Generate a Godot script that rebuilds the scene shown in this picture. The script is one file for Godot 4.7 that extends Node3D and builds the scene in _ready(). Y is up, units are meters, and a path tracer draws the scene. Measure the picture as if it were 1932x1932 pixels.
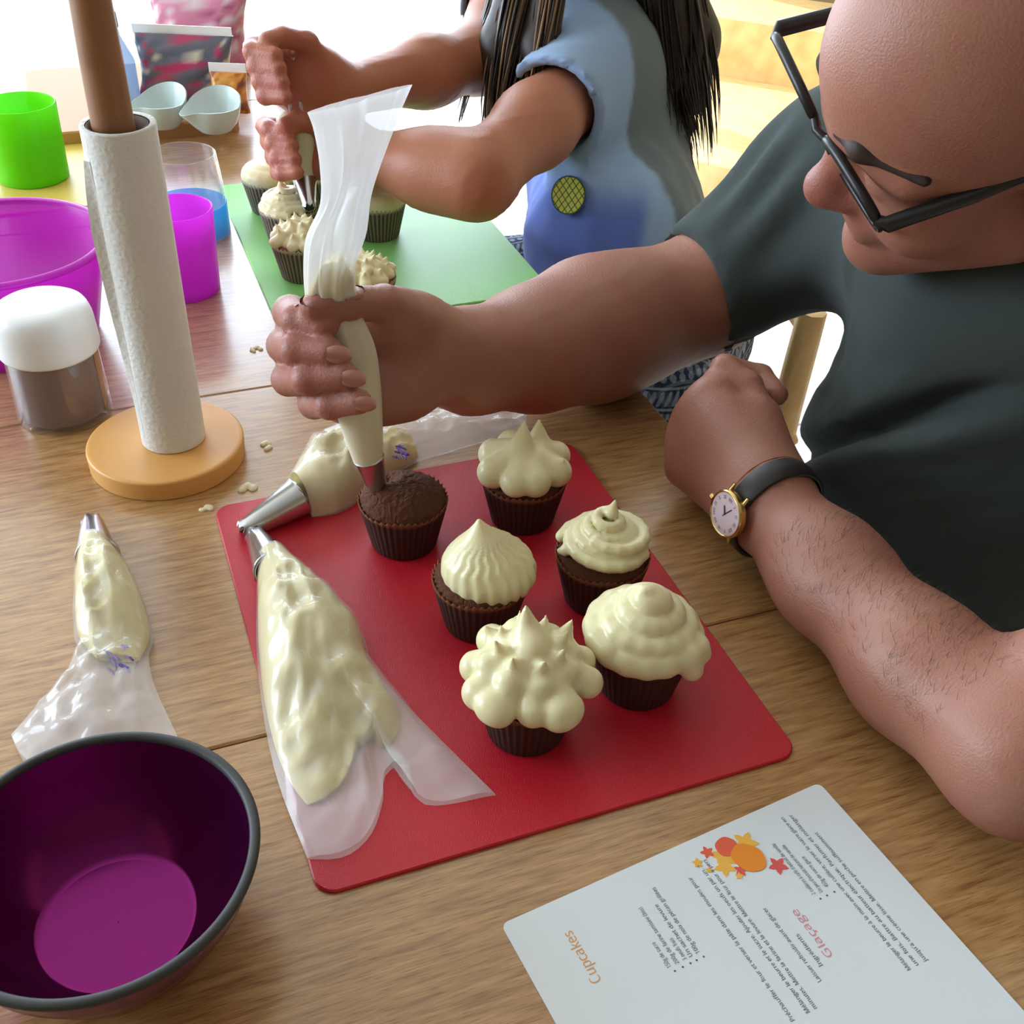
extends Node3D
# A kitchen table with cupcakes being iced. Floor at y = 0, table top at y = 0.74, x runs across the table, z along it.

const T := 0.74
var used := {}
var mats := {}

func _ready():
	camera_and_light()
	make_materials()
	room()
	dining_table()
	mats_on_table()
	cupcakes()
	piping_bags()
	table_things()
	recipe_sheet()
	man()
	girl()
	background_things()

func camera_and_light():
	var c := Camera3D.new()
	c.name = "camera"
	c.fov = 49.76
	c.near = 0.02
	c.far = 100.0
	c.position = Vector3(0, 1.2493, 0)
	c.rotation = Vector3(-0.6552, -0.3882, 0.045)
	add_child(c)
	c.current = true
	var w := WorldEnvironment.new()
	w.name = "environment"
	var e := Environment.new()
	var sky := Sky.new()
	var sm := ProceduralSkyMaterial.new()
	sm.sky_top_color = Color(0.62, 0.74, 0.92)
	sm.sky_horizon_color = Color(0.93, 0.95, 0.98)
	sm.ground_bottom_color = Color(0.6, 0.6, 0.57)
	sm.ground_horizon_color = Color(0.8, 0.8, 0.78)
	sm.sky_energy_multiplier = 1.0
	sm.ground_energy_multiplier = 1.0
	sky.sky_material = sm
	e.background_mode = Environment.BG_SKY
	e.sky = sky
	e.background_energy_multiplier = SKY_ENERGY
	e.tonemap_mode = Environment.TONE_MAPPER_LINEAR
	e.tonemap_exposure = EXPOSURE
	e.sdfgi_enabled = true
	e.ssao_enabled = true
	e.ssil_enabled = true
	w.environment = e
	add_child(w)
	var sun := DirectionalLight3D.new()
	sun.name = "sun"
	sun.light_energy = SUN_ENERGY
	sun.light_color = Color(1.0, 0.96, 0.9)
	sun.light_angular_distance = 0.6
	sun.shadow_enabled = true
	sun.look_at_from_position(Vector3.ZERO, SUN_DIR, Vector3.UP)
	add_child(sun)
	# daylight through the two windows
	window_light("daylight_back", Vector3(0.3, 1.32, -3.93), Vector2(3.9, 2.3), Vector3(0.3, 1.0, 0), BACK_LIGHT)
	window_light("daylight_side", Vector3(-2.53, 1.5, -2.1), Vector2(2.1, 1.4), Vector3(0, 1.3, -1.6), SIDE_LIGHT)

const SKY_ENERGY := 1.6
const EXPOSURE := 0.64
const SUN_ENERGY := 4.0
const SUN_DIR := Vector3(0.35, -0.9, 0.8)
const BACK_LIGHT := 32.0
const SIDE_LIGHT := 20.0

func window_light(called: String, at: Vector3, size: Vector2, to: Vector3, energy: float):
	var l := AreaLight3D.new()
	l.name = called
	l.area_size = size
	l.light_energy = energy
	l.light_color = Color(0.86, 0.93, 1.0)
	l.area_range = 12.0
	l.area_attenuation = 2.0
	l.shadow_enabled = true
	l.look_at_from_position(at, to, Vector3.UP)
	add_child(l)

# ---------------------------------------------------------------- naming
func numbered(called: String, parent: Node) -> String:
	var key := str(parent.get_instance_id()) + called
	var n: int = used.get(key, 0)
	used[key] = n + 1
	return called if n == 0 else "%s_%03d" % [called, n]

func thing(called: String, label: String, category: String, at := Vector3.ZERO, group := "") -> Node3D:
	var o := Node3D.new()
	o.name = numbered(called, self)
	add_child(o, true)
	o.position = at
	tag(o, label, category, group)
	return o

func tag(o: Node3D, label: String, category: String, group := ""):
	o.set_meta("label", label)
	o.set_meta("category", category)
	if group != "":
		o.set_meta("group", group)

func part(called: String, m: Mesh, mat: Material, parent: Node3D, at := Vector3.ZERO, label := "") -> MeshInstance3D:
	var o := MeshInstance3D.new()
	o.name = numbered(called, parent)
	o.mesh = m
	o.material_override = mat
	parent.add_child(o, true)
	o.position = at
	if label != "":
		o.set_meta("label", label)
	return o

func struct(called: String, m: Mesh, mat: Material, at := Vector3.ZERO, label := "") -> MeshInstance3D:
	var o := part(called, m, mat, self, at)
	o.set_meta("kind", "structure")
	if label != "":
		o.set_meta("label", label)
	return o

# ---------------------------------------------------------------- materials
func srgb(r: float, g: float, b: float) -> Color:
	return Color(r / 255.0, g / 255.0, b / 255.0)

func lin(r: float, g: float, b: float, a := 1.0) -> Color:   # a linear colour for vertex colours
	var c := Color(r / 255.0, g / 255.0, b / 255.0).srgb_to_linear()
	c.a = a
	return c

func mat(key: String, c: Color, rough := 0.6, metal := 0.0) -> StandardMaterial3D:
	var m := StandardMaterial3D.new()
	m.resource_name = key
	m.albedo_color = c
	m.roughness = rough
	m.metallic = metal
	mats[key] = m
	return m

func clear(key: String, c: Color, alpha: float, rough := 0.12) -> StandardMaterial3D:
	var m := mat(key, Color(c.r, c.g, c.b, alpha), rough)
	m.transparency = BaseMaterial3D.TRANSPARENCY_ALPHA
	m.cull_mode = BaseMaterial3D.CULL_DISABLED
	return m

func noise_tex(freq: float, octaves: int, s: int, ramp: Array, size := 512, kind := FastNoiseLite.TYPE_SIMPLEX_SMOOTH) -> NoiseTexture2D:
	var n := FastNoiseLite.new()
	n.noise_type = kind
	n.seed = s
	n.frequency = freq
	n.fractal_octaves = octaves
	var t := NoiseTexture2D.new()
	t.width = size
	t.height = size
	t.seamless = true
	t.noise = n
	if ramp.size() > 0:
		var g := Gradient.new()
		var off := PackedFloat32Array()
		var cs := PackedColorArray()
		for i in ramp.size():
			off.append(float(i) / (ramp.size() - 1))
			cs.append(ramp[i])
		g.offsets = off
		g.colors = cs
		t.color_ramp = g
	return t

func bump(m: StandardMaterial3D, t: Texture2D, depth_cm: float, scale: float, world := false):
	m.heightmap_enabled = true
	m.heightmap_texture = t
	m.heightmap_scale = depth_cm
	m.uv1_triplanar = true
	m.uv1_world_triplanar = world
	m.uv1_scale = Vector3(scale, scale, scale)

# ---------------------------------------------------------------- mesh building
func commit(v: PackedVector3Array, idx: PackedInt32Array, col := PackedColorArray(), uv := PackedVector2Array()) -> ArrayMesh:
	var n := PackedVector3Array()
	n.resize(v.size())
	for i in range(0, idx.size(), 3):
		var a := idx[i]
		var b := idx[i + 1]
		var c := idx[i + 2]
		var f := (v[c] - v[a]).cross(v[b] - v[a])
		n[a] += f
		n[b] += f
		n[c] += f
	for i in n.size():
		n[i] = n[i].normalized() if n[i].length_squared() > 0.0 else Vector3.UP
	var arr := []
	arr.resize(Mesh.ARRAY_MAX)
	arr[Mesh.ARRAY_VERTEX] = v
	arr[Mesh.ARRAY_NORMAL] = n
	arr[Mesh.ARRAY_INDEX] = idx
	if col.size() == v.size():
		arr[Mesh.ARRAY_COLOR] = col
	if uv.size() == v.size():
		arr[Mesh.ARRAY_TEX_UV] = uv
	var m := ArrayMesh.new()
	m.add_surface_from_arrays(Mesh.PRIMITIVE_TRIANGLES, arr)
	return m

# a grid of rows x columns of points; wrap closes the columns
func grid(rows: Array, wrap: bool, col := [], cap_a := false, cap_b := false, thick := 0.0) -> ArrayMesh:
	var v := PackedVector3Array()
	var c := PackedColorArray()
	var uv := PackedVector2Array()
	var idx := PackedInt32Array()
	var n: int = rows[0].size()
	for i in rows.size():
		v.append_array(rows[i])
		if col.size():
			c.append_array(col[i])
		for j in n:
			uv.append(Vector2(float(j) / (n if wrap else n - 1), float(i) / maxf(1.0, rows.size() - 1)))
	for i in rows.size() - 1:
		for j in (n if wrap else n - 1):
			var a := i * n + j
			var b := i * n + (j + 1) % n
			idx.append_array(PackedInt32Array([a, b, a + n, b, b + n, a + n]))
	for e in 2:
		if (e == 0 and cap_a) or (e == 1 and cap_b):
			var base := 0 if e == 0 else (rows.size() - 1) * n
			var mid := Vector3.ZERO
			for j in n:
				mid += v[base + j] / n
			var k := v.size()
			for j in n:
				v.append(v[base + j])
				uv.append(uv[base + j])
				if col.size():
					c.append(c[base + j])
			v.append(mid)
			uv.append(Vector2(0.5, float(e)))
			if col.size():
				c.append(c[base])
			for j in n:
				if e == 0:
					idx.append_array(PackedInt32Array([k + j, k + n, k + (j + 1) % n]))
				else:
					idx.append_array(PackedInt32Array([k + j, k + (j + 1) % n, k + n]))
	return commit(v, idx, c, uv)

# profile points (radius, height) from bottom to top turned about y
func lathe(profile: Array, seg := 48, col := []) -> ArrayMesh:
	var rows := []
	var cols := []
	for i in profile.size():
		var p: Vector2 = profile[i]
		var r := PackedVector3Array()
		var cc := PackedColorArray()
		for j in seg:
			var a := TAU * j / seg
			r.append(Vector3(cos(a) * p.x, p.y, sin(a) * p.x))
			if col.size():
				cc.append(col[i])
		rows.append(r)
		cols.append(cc)
	return grid(rows, true, cols if col.size() else [])

# round corners of a profile a little: every inner corner becomes three points
func soft(profile: Array, r := 0.001) -> Array:
	var out := [profile[0]]
	for i in range(1, profile.size() - 1):
		var p: Vector2 = profile[i]
		var a: Vector2 = profile[i - 1]
		var b: Vector2 = profile[i + 1]
		var ra := minf(r, p.distance_to(a) * 0.45)
		var rb := minf(r, p.distance_to(b) * 0.45)
		var pa := p + (a - p).normalized() * ra
		var pb := p + (b - p).normalized() * rb
		out.append(pa)
		out.append((pa + pb + p * 2.0) / 4.0)
		out.append(pb)
	out.append(profile[-1])
	return out

func frame_of(d: Vector3) -> Basis:
	var y := d.normalized()
	var x := y.cross(Vector3(0.13, 0.2, 0.97)).normalized()
	return Basis(x, y, x.cross(y))

func tube(path: Array, radii: Array, seg := 12, caps := true) -> ArrayMesh:
	var rows := []
	var x := Vector3.ZERO
	for i in path.size():
		var d: Vector3 = (path[mini(i + 1, path.size() - 1)] - path[maxi(i - 1, 0)]).normalized()
		if i == 0:
			x = frame_of(d).x
		x = (x - d * x.dot(d)).normalized()
		var y := d.cross(x)
		var r := PackedVector3Array()
		for j in seg:
			var a := TAU * j / seg
			r.append(path[i] + (x * cos(a) - y * sin(a)) * radii[i])
		rows.append(r)
	return grid(rows, true, [], caps, caps)

# an outline in x,z made into a slab from y0 to y1 with a bevelled top edge
func slab(outline: PackedVector2Array, y0: float, y1: float, bevel := 0.001) -> ArrayMesh:
	var v := PackedVector3Array()
	var idx := PackedInt32Array()
	var n := outline.size()
	var mid := Vector2.ZERO
	for p in outline:
		mid += p / n
	var area := 0.0
	for i in n:
		area += outline[i].cross(outline[(i + 1) % n])
	var loop := outline.duplicate()
	if area < 0.0:
		loop.reverse()
	var inner := PackedVector2Array()
	for i in n:
		var d := (loop[(i + 1) % n] - loop[(i + n - 1) % n]).normalized()
		inner.append(loop[i] + Vector2(-d.y, d.x) * bevel)
	var rows := [[loop, y0], [loop, y1 - bevel], [loop, y1 - bevel], [inner, y1]]
	for r in rows:
		for p in r[0]:
			v.append(Vector3(p.x, r[1], p.y))
	for k in [0, 2]:
		for i in n:
			var a: int = k * n + i
			var b: int = k * n + (i + 1) % n
			idx.append_array(PackedInt32Array([a, a + n, b, b, a + n, b + n]))
	var tri := Geometry2D.triangulate_polygon(inner)
	for e in 2:
		var k := v.size()
		for p in (inner if e == 0 else loop):
			v.append(Vector3(p.x, y1 if e == 0 else y0, p.y))
		for i in range(0, tri.size(), 3):
			var t := [tri[i], tri[i + 1], tri[i + 2]]
			var pa := v[k + t[0]]
			var up := (v[k + t[2]] - pa).cross(v[k + t[1]] - pa).y > 0.0
			if up != (e == 0):
				t.reverse()
			for q in t:
				idx.append(k + q)
	return commit(v, idx)

func round_rect(x0: float, z0: float, x1: float, z1: float, r: float, steps := 6) -> PackedVector2Array:
	var o := PackedVector2Array()
	for c in [[x1 - r, z1 - r, 0.0], [x0 + r, z1 - r, 0.25], [x0 + r, z0 + r, 0.5], [x1 - r, z0 + r, 0.75]]:
		for i in steps + 1:
			var a: float = TAU * (c[2] + 0.25 * i / steps)
			o.append(Vector2(c[0] + cos(a) * r, c[1] + sin(a) * r))
	return o

func box(size: Vector3, bevel := 0.004) -> ArrayMesh:   # a box standing on y = 0
	return slab(round_rect(-size.x / 2, -size.z / 2, size.x / 2, size.z / 2, bevel, 2), 0.0, size.y, bevel)

func wall_box(a: Vector3, b: Vector3) -> BoxMesh:
	var m := BoxMesh.new()
	m.size = (b - a).abs()
	return m

# ---------------------------------------------------------------- soft shapes: tapered capsules and ellipsoids joined by a smooth minimum, meshed as surface nets
class Field:
	var kind := PackedInt32Array()       # 0 capsule, 1 ellipsoid
	var minus := PackedInt32Array()
	var a := PackedVector3Array()
	var ab := PackedVector3Array()
	var inv := PackedFloat32Array()
	var ra := PackedFloat32Array()
	var dr := PackedFloat32Array()
	var k := PackedFloat32Array()
	var bases: Array[Basis] = []
	var radii := PackedVector3Array()
	var mid := PackedVector3Array()
	var reach := PackedFloat32Array()
	var verts := PackedVector3Array()
	var faces := PackedInt32Array()

	func cap(p: Vector3, q: Vector3, rp: float, rq: float, soft := 0.01, cut := 0):
		kind.append(0)
		minus.append(cut)
		a.append(p)
		ab.append(q - p)
		inv.append(1.0 / maxf((q - p).length_squared(), 1e-9))
		ra.append(rp)
		dr.append(rq - rp)
		k.append(soft)
		bases.append(Basis())
		radii.append(Vector3.ONE)
		mid.append((p + q) / 2.0)
		reach.append((q - p).length() / 2.0 + maxf(rp, rq))

	func ball(p: Vector3, r: float, soft := 0.01, cut := 0):
		cap(p, p, r, r, soft, cut)

	func chain(ps: Array, rs: Array, soft := 0.01, inner := 0.01):
		for i in ps.size() - 1:
			cap(ps[i], ps[i + 1], rs[i], rs[i + 1], soft if i == 0 else inner)

	func ell(p: Vector3, r: Vector3, b := Basis(), soft := 0.01, cut := 0):
		kind.append(1)
		minus.append(cut)
		a.append(p)
		ab.append(Vector3.ZERO)
		inv.append(0.0)
		ra.append(0.0)
		dr.append(0.0)
		k.append(soft)
		bases.append(b.inverse())
		radii.append(r)
		mid.append(p)
		reach.append(maxf(r.x, maxf(r.y, r.z)))

	func near(c: Vector3, r: float) -> PackedInt32Array:
		var o := PackedInt32Array()
		for i in kind.size():
			if mid[i].distance_to(c) < reach[i] + r + k[i]:
				o.append(i)
		return o

	func at(p: Vector3, list: PackedInt32Array) -> float:
		var d := 1.0
		for i in list:
			var e: float
			if kind[i] == 0:
				var w := p - a[i]
				var t := clampf(w.dot(ab[i]) * inv[i], 0.0, 1.0)
				e = (w - ab[i] * t).length() - ra[i] - dr[i] * t
			else:
				var q := bases[i] * (p - a[i])
				var k0 := (q / radii[i]).length()
				var k1 := (q / (radii[i] * radii[i])).length()
				e = k0 * (k0 - 1.0) / k1 if k1 > 1e-9 else -radii[i].x
			var s := k[i]
			if minus[i] == 0:
				var h := maxf(s - absf(d - e), 0.0)
				d = minf(d, e) - h * h * 0.25 / s
			else:
				var h := maxf(s - absf(d + e), 0.0)
				d = maxf(d, -e) + h * h * 0.25 / s
		return d

	# the surface met on the way from p along d, as a distance
	func hit(p: Vector3, d: Vector3, far: float) -> float:
		var list := near(p + d * far * 0.5, far)
		var t := 0.0
		for i in 60:
			var e := at(p + d * t, list)
			if e < 0.0002:
				return t
			t += e * 0.7
			if t > far:
				return far
		return t

	func box() -> AABB:
		var b := AABB(mid[0], Vector3.ZERO)
		for i in mid.size():
			if minus[i] == 0:
				b = b.expand(mid[i] - Vector3.ONE * (reach[i] + 0.004))
				b = b.expand(mid[i] + Vector3.ONE * (reach[i] + 0.004))
		return b

	# adds the surface inside the box; leave_out lists boxes whose cells a finer grid makes
	func net(h: float, b: AABB, leave_out := []):
		var n := Vector3i((b.size / h).ceil()) + Vector3i(2, 2, 2)
		var sx := n.x
		var sxy := n.x * n.y
		var g := PackedFloat32Array()
		g.resize(sxy * n.z)
		g.fill(1.0)
		var live: Array[Vector3i] = []
		var B := 6
		var rad := h * B * 0.87
		var o := b.position
		for bz in range(0, n.z, B):
			for by in range(0, n.y, B):
				for bx in range(0, n.x, B):
					var c := o + Vector3(bx + B * 0.5, by + B * 0.5, bz + B * 0.5) * h
					var list := near(c, rad)
					var d := at(c, list) if list.size() else 1.0
					if d > rad * 1.6:
						continue
					if d < -rad * 1.8:
						for z in range(bz, mini(bz + B, n.z)):
							for y in range(by, mini(by + B, n.y)):
								for x in range(bx, mini(bx + B, n.x)):
									g[x + y * sx + z * sxy] = -1.0
						continue
					live.append(Vector3i(bx, by, bz))
					for z in range(bz, mini(bz + B, n.z)):
						for y in range(by, mini(by + B, n.y)):
							for x in range(bx, mini(bx + B, n.x)):
								g[x + y * sx + z * sxy] = at(o + Vector3(x, y, z) * h, list)
		var id := PackedInt32Array()
		id.resize(g.size())
		id.fill(-1)
		var off := [0, 1, sx, sx + 1, sxy, sxy + 1, sxy + sx, sxy + sx + 1]
		var edges := [[0, 1], [2, 3], [4, 5], [6, 7], [0, 2], [1, 3], [4, 6], [5, 7], [0, 4], [1, 5], [2, 6], [3, 7]]
		var cells := PackedInt32Array()
		for blk in live:
			for z in range(maxi(blk.z - 1, 0), mini(blk.z + B, n.z - 1)):
				for y in range(maxi(blk.y - 1, 0), mini(blk.y + B, n.y - 1)):
					for x in range(maxi(blk.x - 1, 0), mini(blk.x + B, n.x - 1)):
						var q := x + y * sx + z * sxy
						if id[q] != -1:
							continue
						var g0 := g[q]
						var s := g0 < 0.0
						if (g[q + 1] < 0.0) == s and (g[q + sx] < 0.0) == s and (g[q + sx + 1] < 0.0) == s and (g[q + sxy] < 0.0) == s and (g[q + sxy + 1] < 0.0) == s and (g[q + sxy + sx] < 0.0) == s and (g[q + sxy + sx + 1] < 0.0) == s:
							continue
						var sum := Vector3.ZERO
						var m := 0
						for e in edges:
							var va: float = g[q + off[e[0]]]
							var vb: float = g[q + off[e[1]]]
							if (va < 0.0) != (vb < 0.0):
								var t := va / (va - vb)
								var ea: int = e[0]
								var eb: int = e[1]
								var pa := Vector3(ea & 1, (ea >> 1) & 1, ea >> 2)
								sum += pa.lerp(Vector3(eb & 1, (eb >> 1) & 1, eb >> 2), t)
								m += 1
						var p := o + (Vector3(x, y, z) + sum / m) * h
						id[q] = verts.size()
						verts.append(p)
						cells.append(q)
		for q in cells:
			var skip := false
			for lb in leave_out:
				skip = skip or (lb as AABB).has_point(verts[id[q]])
			if skip:
				continue
			var s := g[q] < 0.0
			for ax in 3:
				var step: int = [1, sx, sxy][ax]
				if (g[q + step] < 0.0) == s:
					continue
				var u: int = [sx, sxy, 1][ax]
				var w: int = [sxy, 1, sx][ax]
				if q - u - w < 0:
					continue
				var c0 := id[q]
				var c1 := id[q - u]
				var c2 := id[q - u - w]
				var c3 := id[q - w]
				if c1 < 0 or c2 < 0 or c3 < 0:
					continue
				if s:
					faces.append_array(PackedInt32Array([c0, c2, c1, c0, c3, c2]))
				else:
					faces.append_array(PackedInt32Array([c0, c1, c2, c0, c2, c3]))

# the mesh of a field; shift(point, normal) moves a vertex along its normal, paint(point, normal) gives its linear colour
func field_mesh(f: Field, shift = null, paint = null) -> ArrayMesh:
	var v := f.verts
	if shift != null:
		var n0 := normals(v, f.faces)
		for i in v.size():
			v[i] += n0[i] * (shift.call(v[i], n0[i]) as float)
	var col := PackedColorArray()
	if paint != null:
		var n1 := normals(v, f.faces)
		for i in v.size():
			col.append(paint.call(v[i], n1[i]))
	return commit(v, f.faces, col)

func normals(v: PackedVector3Array, idx: PackedInt32Array) -> PackedVector3Array:
	var n := PackedVector3Array()
	n.resize(v.size())
	for i in range(0, idx.size(), 3):
		var a := idx[i]
		var b := idx[i + 1]
		var c := idx[i + 2]
		var f := (v[c] - v[a]).cross(v[b] - v[a])
		n[a] += f
		n[b] += f
		n[c] += f
	for i in n.size():
		n[i] = n[i].normalized()
	return n

func quick(f: Field, h: float) -> ArrayMesh:
	f.net(h, f.box())
	return field_mesh(f)

# ---------------------------------------------------------------- materials of the place
func make_materials():
	var m := mat("oak", Color.WHITE, 0.34)
	m.albedo_texture = noise_tex(0.02, 4, 11, [srgb(140, 98, 56), srgb(174, 130, 80), srgb(190, 147, 95), srgb(203, 162, 110)], 1024)
	m.uv1_triplanar = true
	m.uv1_world_triplanar = true
	m.uv1_scale = Vector3(0.8, 1.0, 9.0)
	m.detail_enabled = true
	m.detail_blend_mode = BaseMaterial3D.BLEND_MODE_MUL
	m.detail_albedo = noise_tex(0.03, 3, 5, [srgb(170, 160, 150), srgb(240, 238, 234), srgb(255, 255, 255), srgb(255, 255, 255)], 1024)
	m.detail_uv_layer = BaseMaterial3D.DETAIL_UV_2
	m.uv2_triplanar = true
	m.uv2_world_triplanar = true
	m.uv2_scale = Vector3(1.6, 1.0, 30.0)
	m.metallic_specular = 0.5
	m.clearcoat_enabled = true
	m.clearcoat = 1.0
	m.clearcoat_roughness = 0.2
	mat("oak_edge", srgb(120, 84, 50), 0.5)
	mat("seam", srgb(70, 46, 26), 0.8)
	m = mat("red_mat", srgb(196, 26, 44), 0.38)
	bump(m, noise_tex(0.05, 2, 3, []), 0.02, 40.0)
	m = mat("green_mat", srgb(146, 220, 122), 0.34)
	bump(m, noise_tex(0.05, 2, 4, []), 0.02, 40.0)
	mat("wall_paint", srgb(196, 178, 146), 0.9)
	mat("dark_wall", srgb(126, 104, 82), 0.9)
	mat("ceiling_paint", srgb(190, 184, 174), 0.9)
	mat("tile", srgb(236, 234, 230), 0.35)
	mat("grout", srgb(205, 202, 198), 0.9)
	mat("white_frame", srgb(240, 240, 238), 0.4)
	clear("window_glass", Color.WHITE, 0.04, 0.0)
	mat("paving", srgb(200, 196, 188), 0.9)
	m = mat("pale_wood", Color.WHITE, 0.5)
	m.albedo_texture = noise_tex(0.02, 3, 21, [srgb(206, 166, 104), srgb(222, 186, 126), srgb(232, 200, 142)], 512)
	m.uv1_triplanar = true
	m.uv1_scale = Vector3(1.0, 1.0, 6.0)
	mat("red_strip", srgb(160, 60, 36), 0.7)

# ---------------------------------------------------------------- room
func room():
	var x0 := -2.6
	var x1 := 3.4
	var z0 := -4.0
	var z1 := 2.4
	var h := 2.8
	var floor_slab := struct("floor", wall_box(Vector3(x0 - 0.2, -0.2, z0 - 0.2), Vector3(x1 + 0.2, -0.012, z1 + 0.2)), mats.grout, Vector3((x0 + x1) / 2, -0.106, (z0 + z1) / 2))
	var s := 0.6
	var tile := box(Vector3(s - 0.004, 0.012, s - 0.004), 0.0015)
	for i in 10:
		for j in 14:
			var cx := x0 + s * 0.5 + i * s + 0.03
			var cz := z0 + s * 0.5 + j * s
			if cx < x1 and cz < z1:
				part("floor_tile", tile, mats.tile, floor_slab, Vector3(cx, -0.012, cz) - floor_slab.position)
	struct("ceiling", wall_box(Vector3(x0 - 0.2, h, z0 - 0.2), Vector3(x1 + 0.2, h + 0.15, z1 + 0.2)), mats.ceiling_paint, Vector3((x0 + x1) / 2, h + 0.075, (z0 + z1) / 2))
	struct("wall_right", wall_box(Vector3(x1, 0, z0), Vector3(x1 + 0.2, h, z1)), mats.wall_paint, Vector3(x1 + 0.1, h / 2, (z0 + z1) / 2))
	struct("wall_front", wall_box(Vector3(x0, 0, z1), Vector3(x1, h, z1 + 0.2)), mats.dark_wall, Vector3((x0 + x1) / 2, h / 2, z1 + 0.1))
	# back wall with a wide glazed door, left wall with a long window
	opening("wall_back", Vector3(x0, 0, z0 - 0.2), Vector3(x1, h, z0), Vector3(-1.7, 0.02, z0 - 0.2), Vector3(2.3, 2.56, z0), false)
	opening("wall_left", Vector3(x0 - 0.2, 0, z0), Vector3(x0, h, z1), Vector3(x0 - 0.2, 0.8, -3.2), Vector3(x0, 2.25, -1.0), true)
	glazing("door_1", Vector3(-1.7, 0.02, z0 - 0.12), Vector3(2.3, 2.56, z0 - 0.06), 4, false)
	glazing("window_1", Vector3(x0 - 0.12, 0.8, -3.2), Vector3(x0 - 0.06, 2.25, -1.0), 3, true)
	struct("terrace", wall_box(Vector3(-14, -0.3, -18), Vector3(14, -0.21, 10)), mats.paving, Vector3(0, -0.26, -4), "pale paving outside the glazed door")

func opening(called: String, a: Vector3, b: Vector3, oa: Vector3, ob: Vector3, along_z: bool):
	var c := CSGCombiner3D.new()
	c.name = called
	add_child(c)
	c.set_meta("kind", "structure")
	for k in 2:
		var w := CSGBox3D.new()
		w.name = "wall_body" if k == 0 else "opening_cut"
		var lo := a if k == 0 else oa
		var hi := b if k == 0 else ob
		w.size = hi - lo + (Vector3.ZERO if k == 0 else (Vector3(0.2, 0, 0) if along_z else Vector3(0, 0, 0.2)))
		w.position = (lo + hi) / 2
		w.material = mats.wall_paint
		if k == 1:
			w.operation = CSGShape3D.OPERATION_SUBTRACTION
		c.add_child(w)

func glazing(called: String, a: Vector3, b: Vector3, n: int, along_z: bool):
	var o := Node3D.new()
	o.name = called
	add_child(o)
	o.position = a
	o.set_meta("kind", "structure")
	var L := b.z - a.z if along_z else b.x - a.x
	var D := b.x - a.x if along_z else b.z - a.z
	var H := b.y - a.y
	var turn := func(v: Vector3) -> Vector3: return Vector3(v.z, v.y, v.x) if along_z else v
	for i in n:
		var x := L * i / n
		var w := L / n
		for piece in [["stile", Vector3(0.06, H, D), Vector3(x + 0.03, H / 2, D / 2)], ["stile", Vector3(0.06, H, D), Vector3(x + w - 0.03, H / 2, D / 2)], ["rail", Vector3(w - 0.12, 0.08, D), Vector3(x + w / 2, 0.04, D / 2)], ["rail", Vector3(w - 0.12, 0.06, D), Vector3(x + w / 2, H - 0.03, D / 2)], ["pane", Vector3(w - 0.12, H - 0.14, 0.006), Vector3(x + w / 2, H / 2 + 0.01, D / 2)]]:
			var m := BoxMesh.new()
			m.size = turn.call(piece[1])
			part(piece[0], m, mats.window_glass if piece[0] == "pane" else mats.white_frame, o, turn.call(piece[2]))

# ---------------------------------------------------------------- table
func dining_table():
	var t := thing("dining_table", "long oak dining table with leaf joints under the red and green mats", "table", Vector3(-0.04, 0, -0.95))
	var x0 := -0.5028
	var x1 := 0.4228
	var ends := [-2.03, -1.6344, -1.2414, -0.8485, -0.4556, -0.0627, 0.12]
	for i in ends.size() - 1:
		var gap := 0.0005
		part("table_leaf", slab(round_rect(x0, ends[i] + gap, x1, ends[i + 1] - gap, 0.002, 2), T - 0.028, T, 0.0012), mats.oak, t, -t.position)
	part("apron", wall_box(Vector3(0, 0, 0), Vector3(0.8, 0.08, 2.0)), mats.oak_edge, t, Vector3(0, T - 0.069, 0))
	for sx in [-1, 1]:
		for sz in [-1, 1]:
			part("leg", box(Vector3(0.07, T - 0.03, 0.07), 0.006), mats.oak_edge, t, Vector3(sx * 0.39, 0, sz * 0.97))

func mats_on_table():
	var m := part("baking_mat", slab(round_rect(0.0398, -0.6856, 0.3298, -0.3375, 0.012), 0.0, 0.0025, 0.0008), mats.red_mat, self, Vector3(0, T, 0))
	tag(m, "red flexible cutting mat with rounded corners under the six nearest cupcakes", "cutting mat")
	m = part("baking_mat", slab(round_rect(0.140, -1.318, 0.4205, -0.944, 0.010), 0.0, 0.0025, 0.0008), mats.green_mat, self, Vector3(0, T, 0))
	tag(m, "pale green flexible cutting mat under the girl's cupcakes", "cutting mat")

# ---------------------------------------------------------------- cupcakes
const FACING := -0.388   # cupcakes are turned so that their x runs along the table's long diagonal view
var case_meshes := {}

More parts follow.
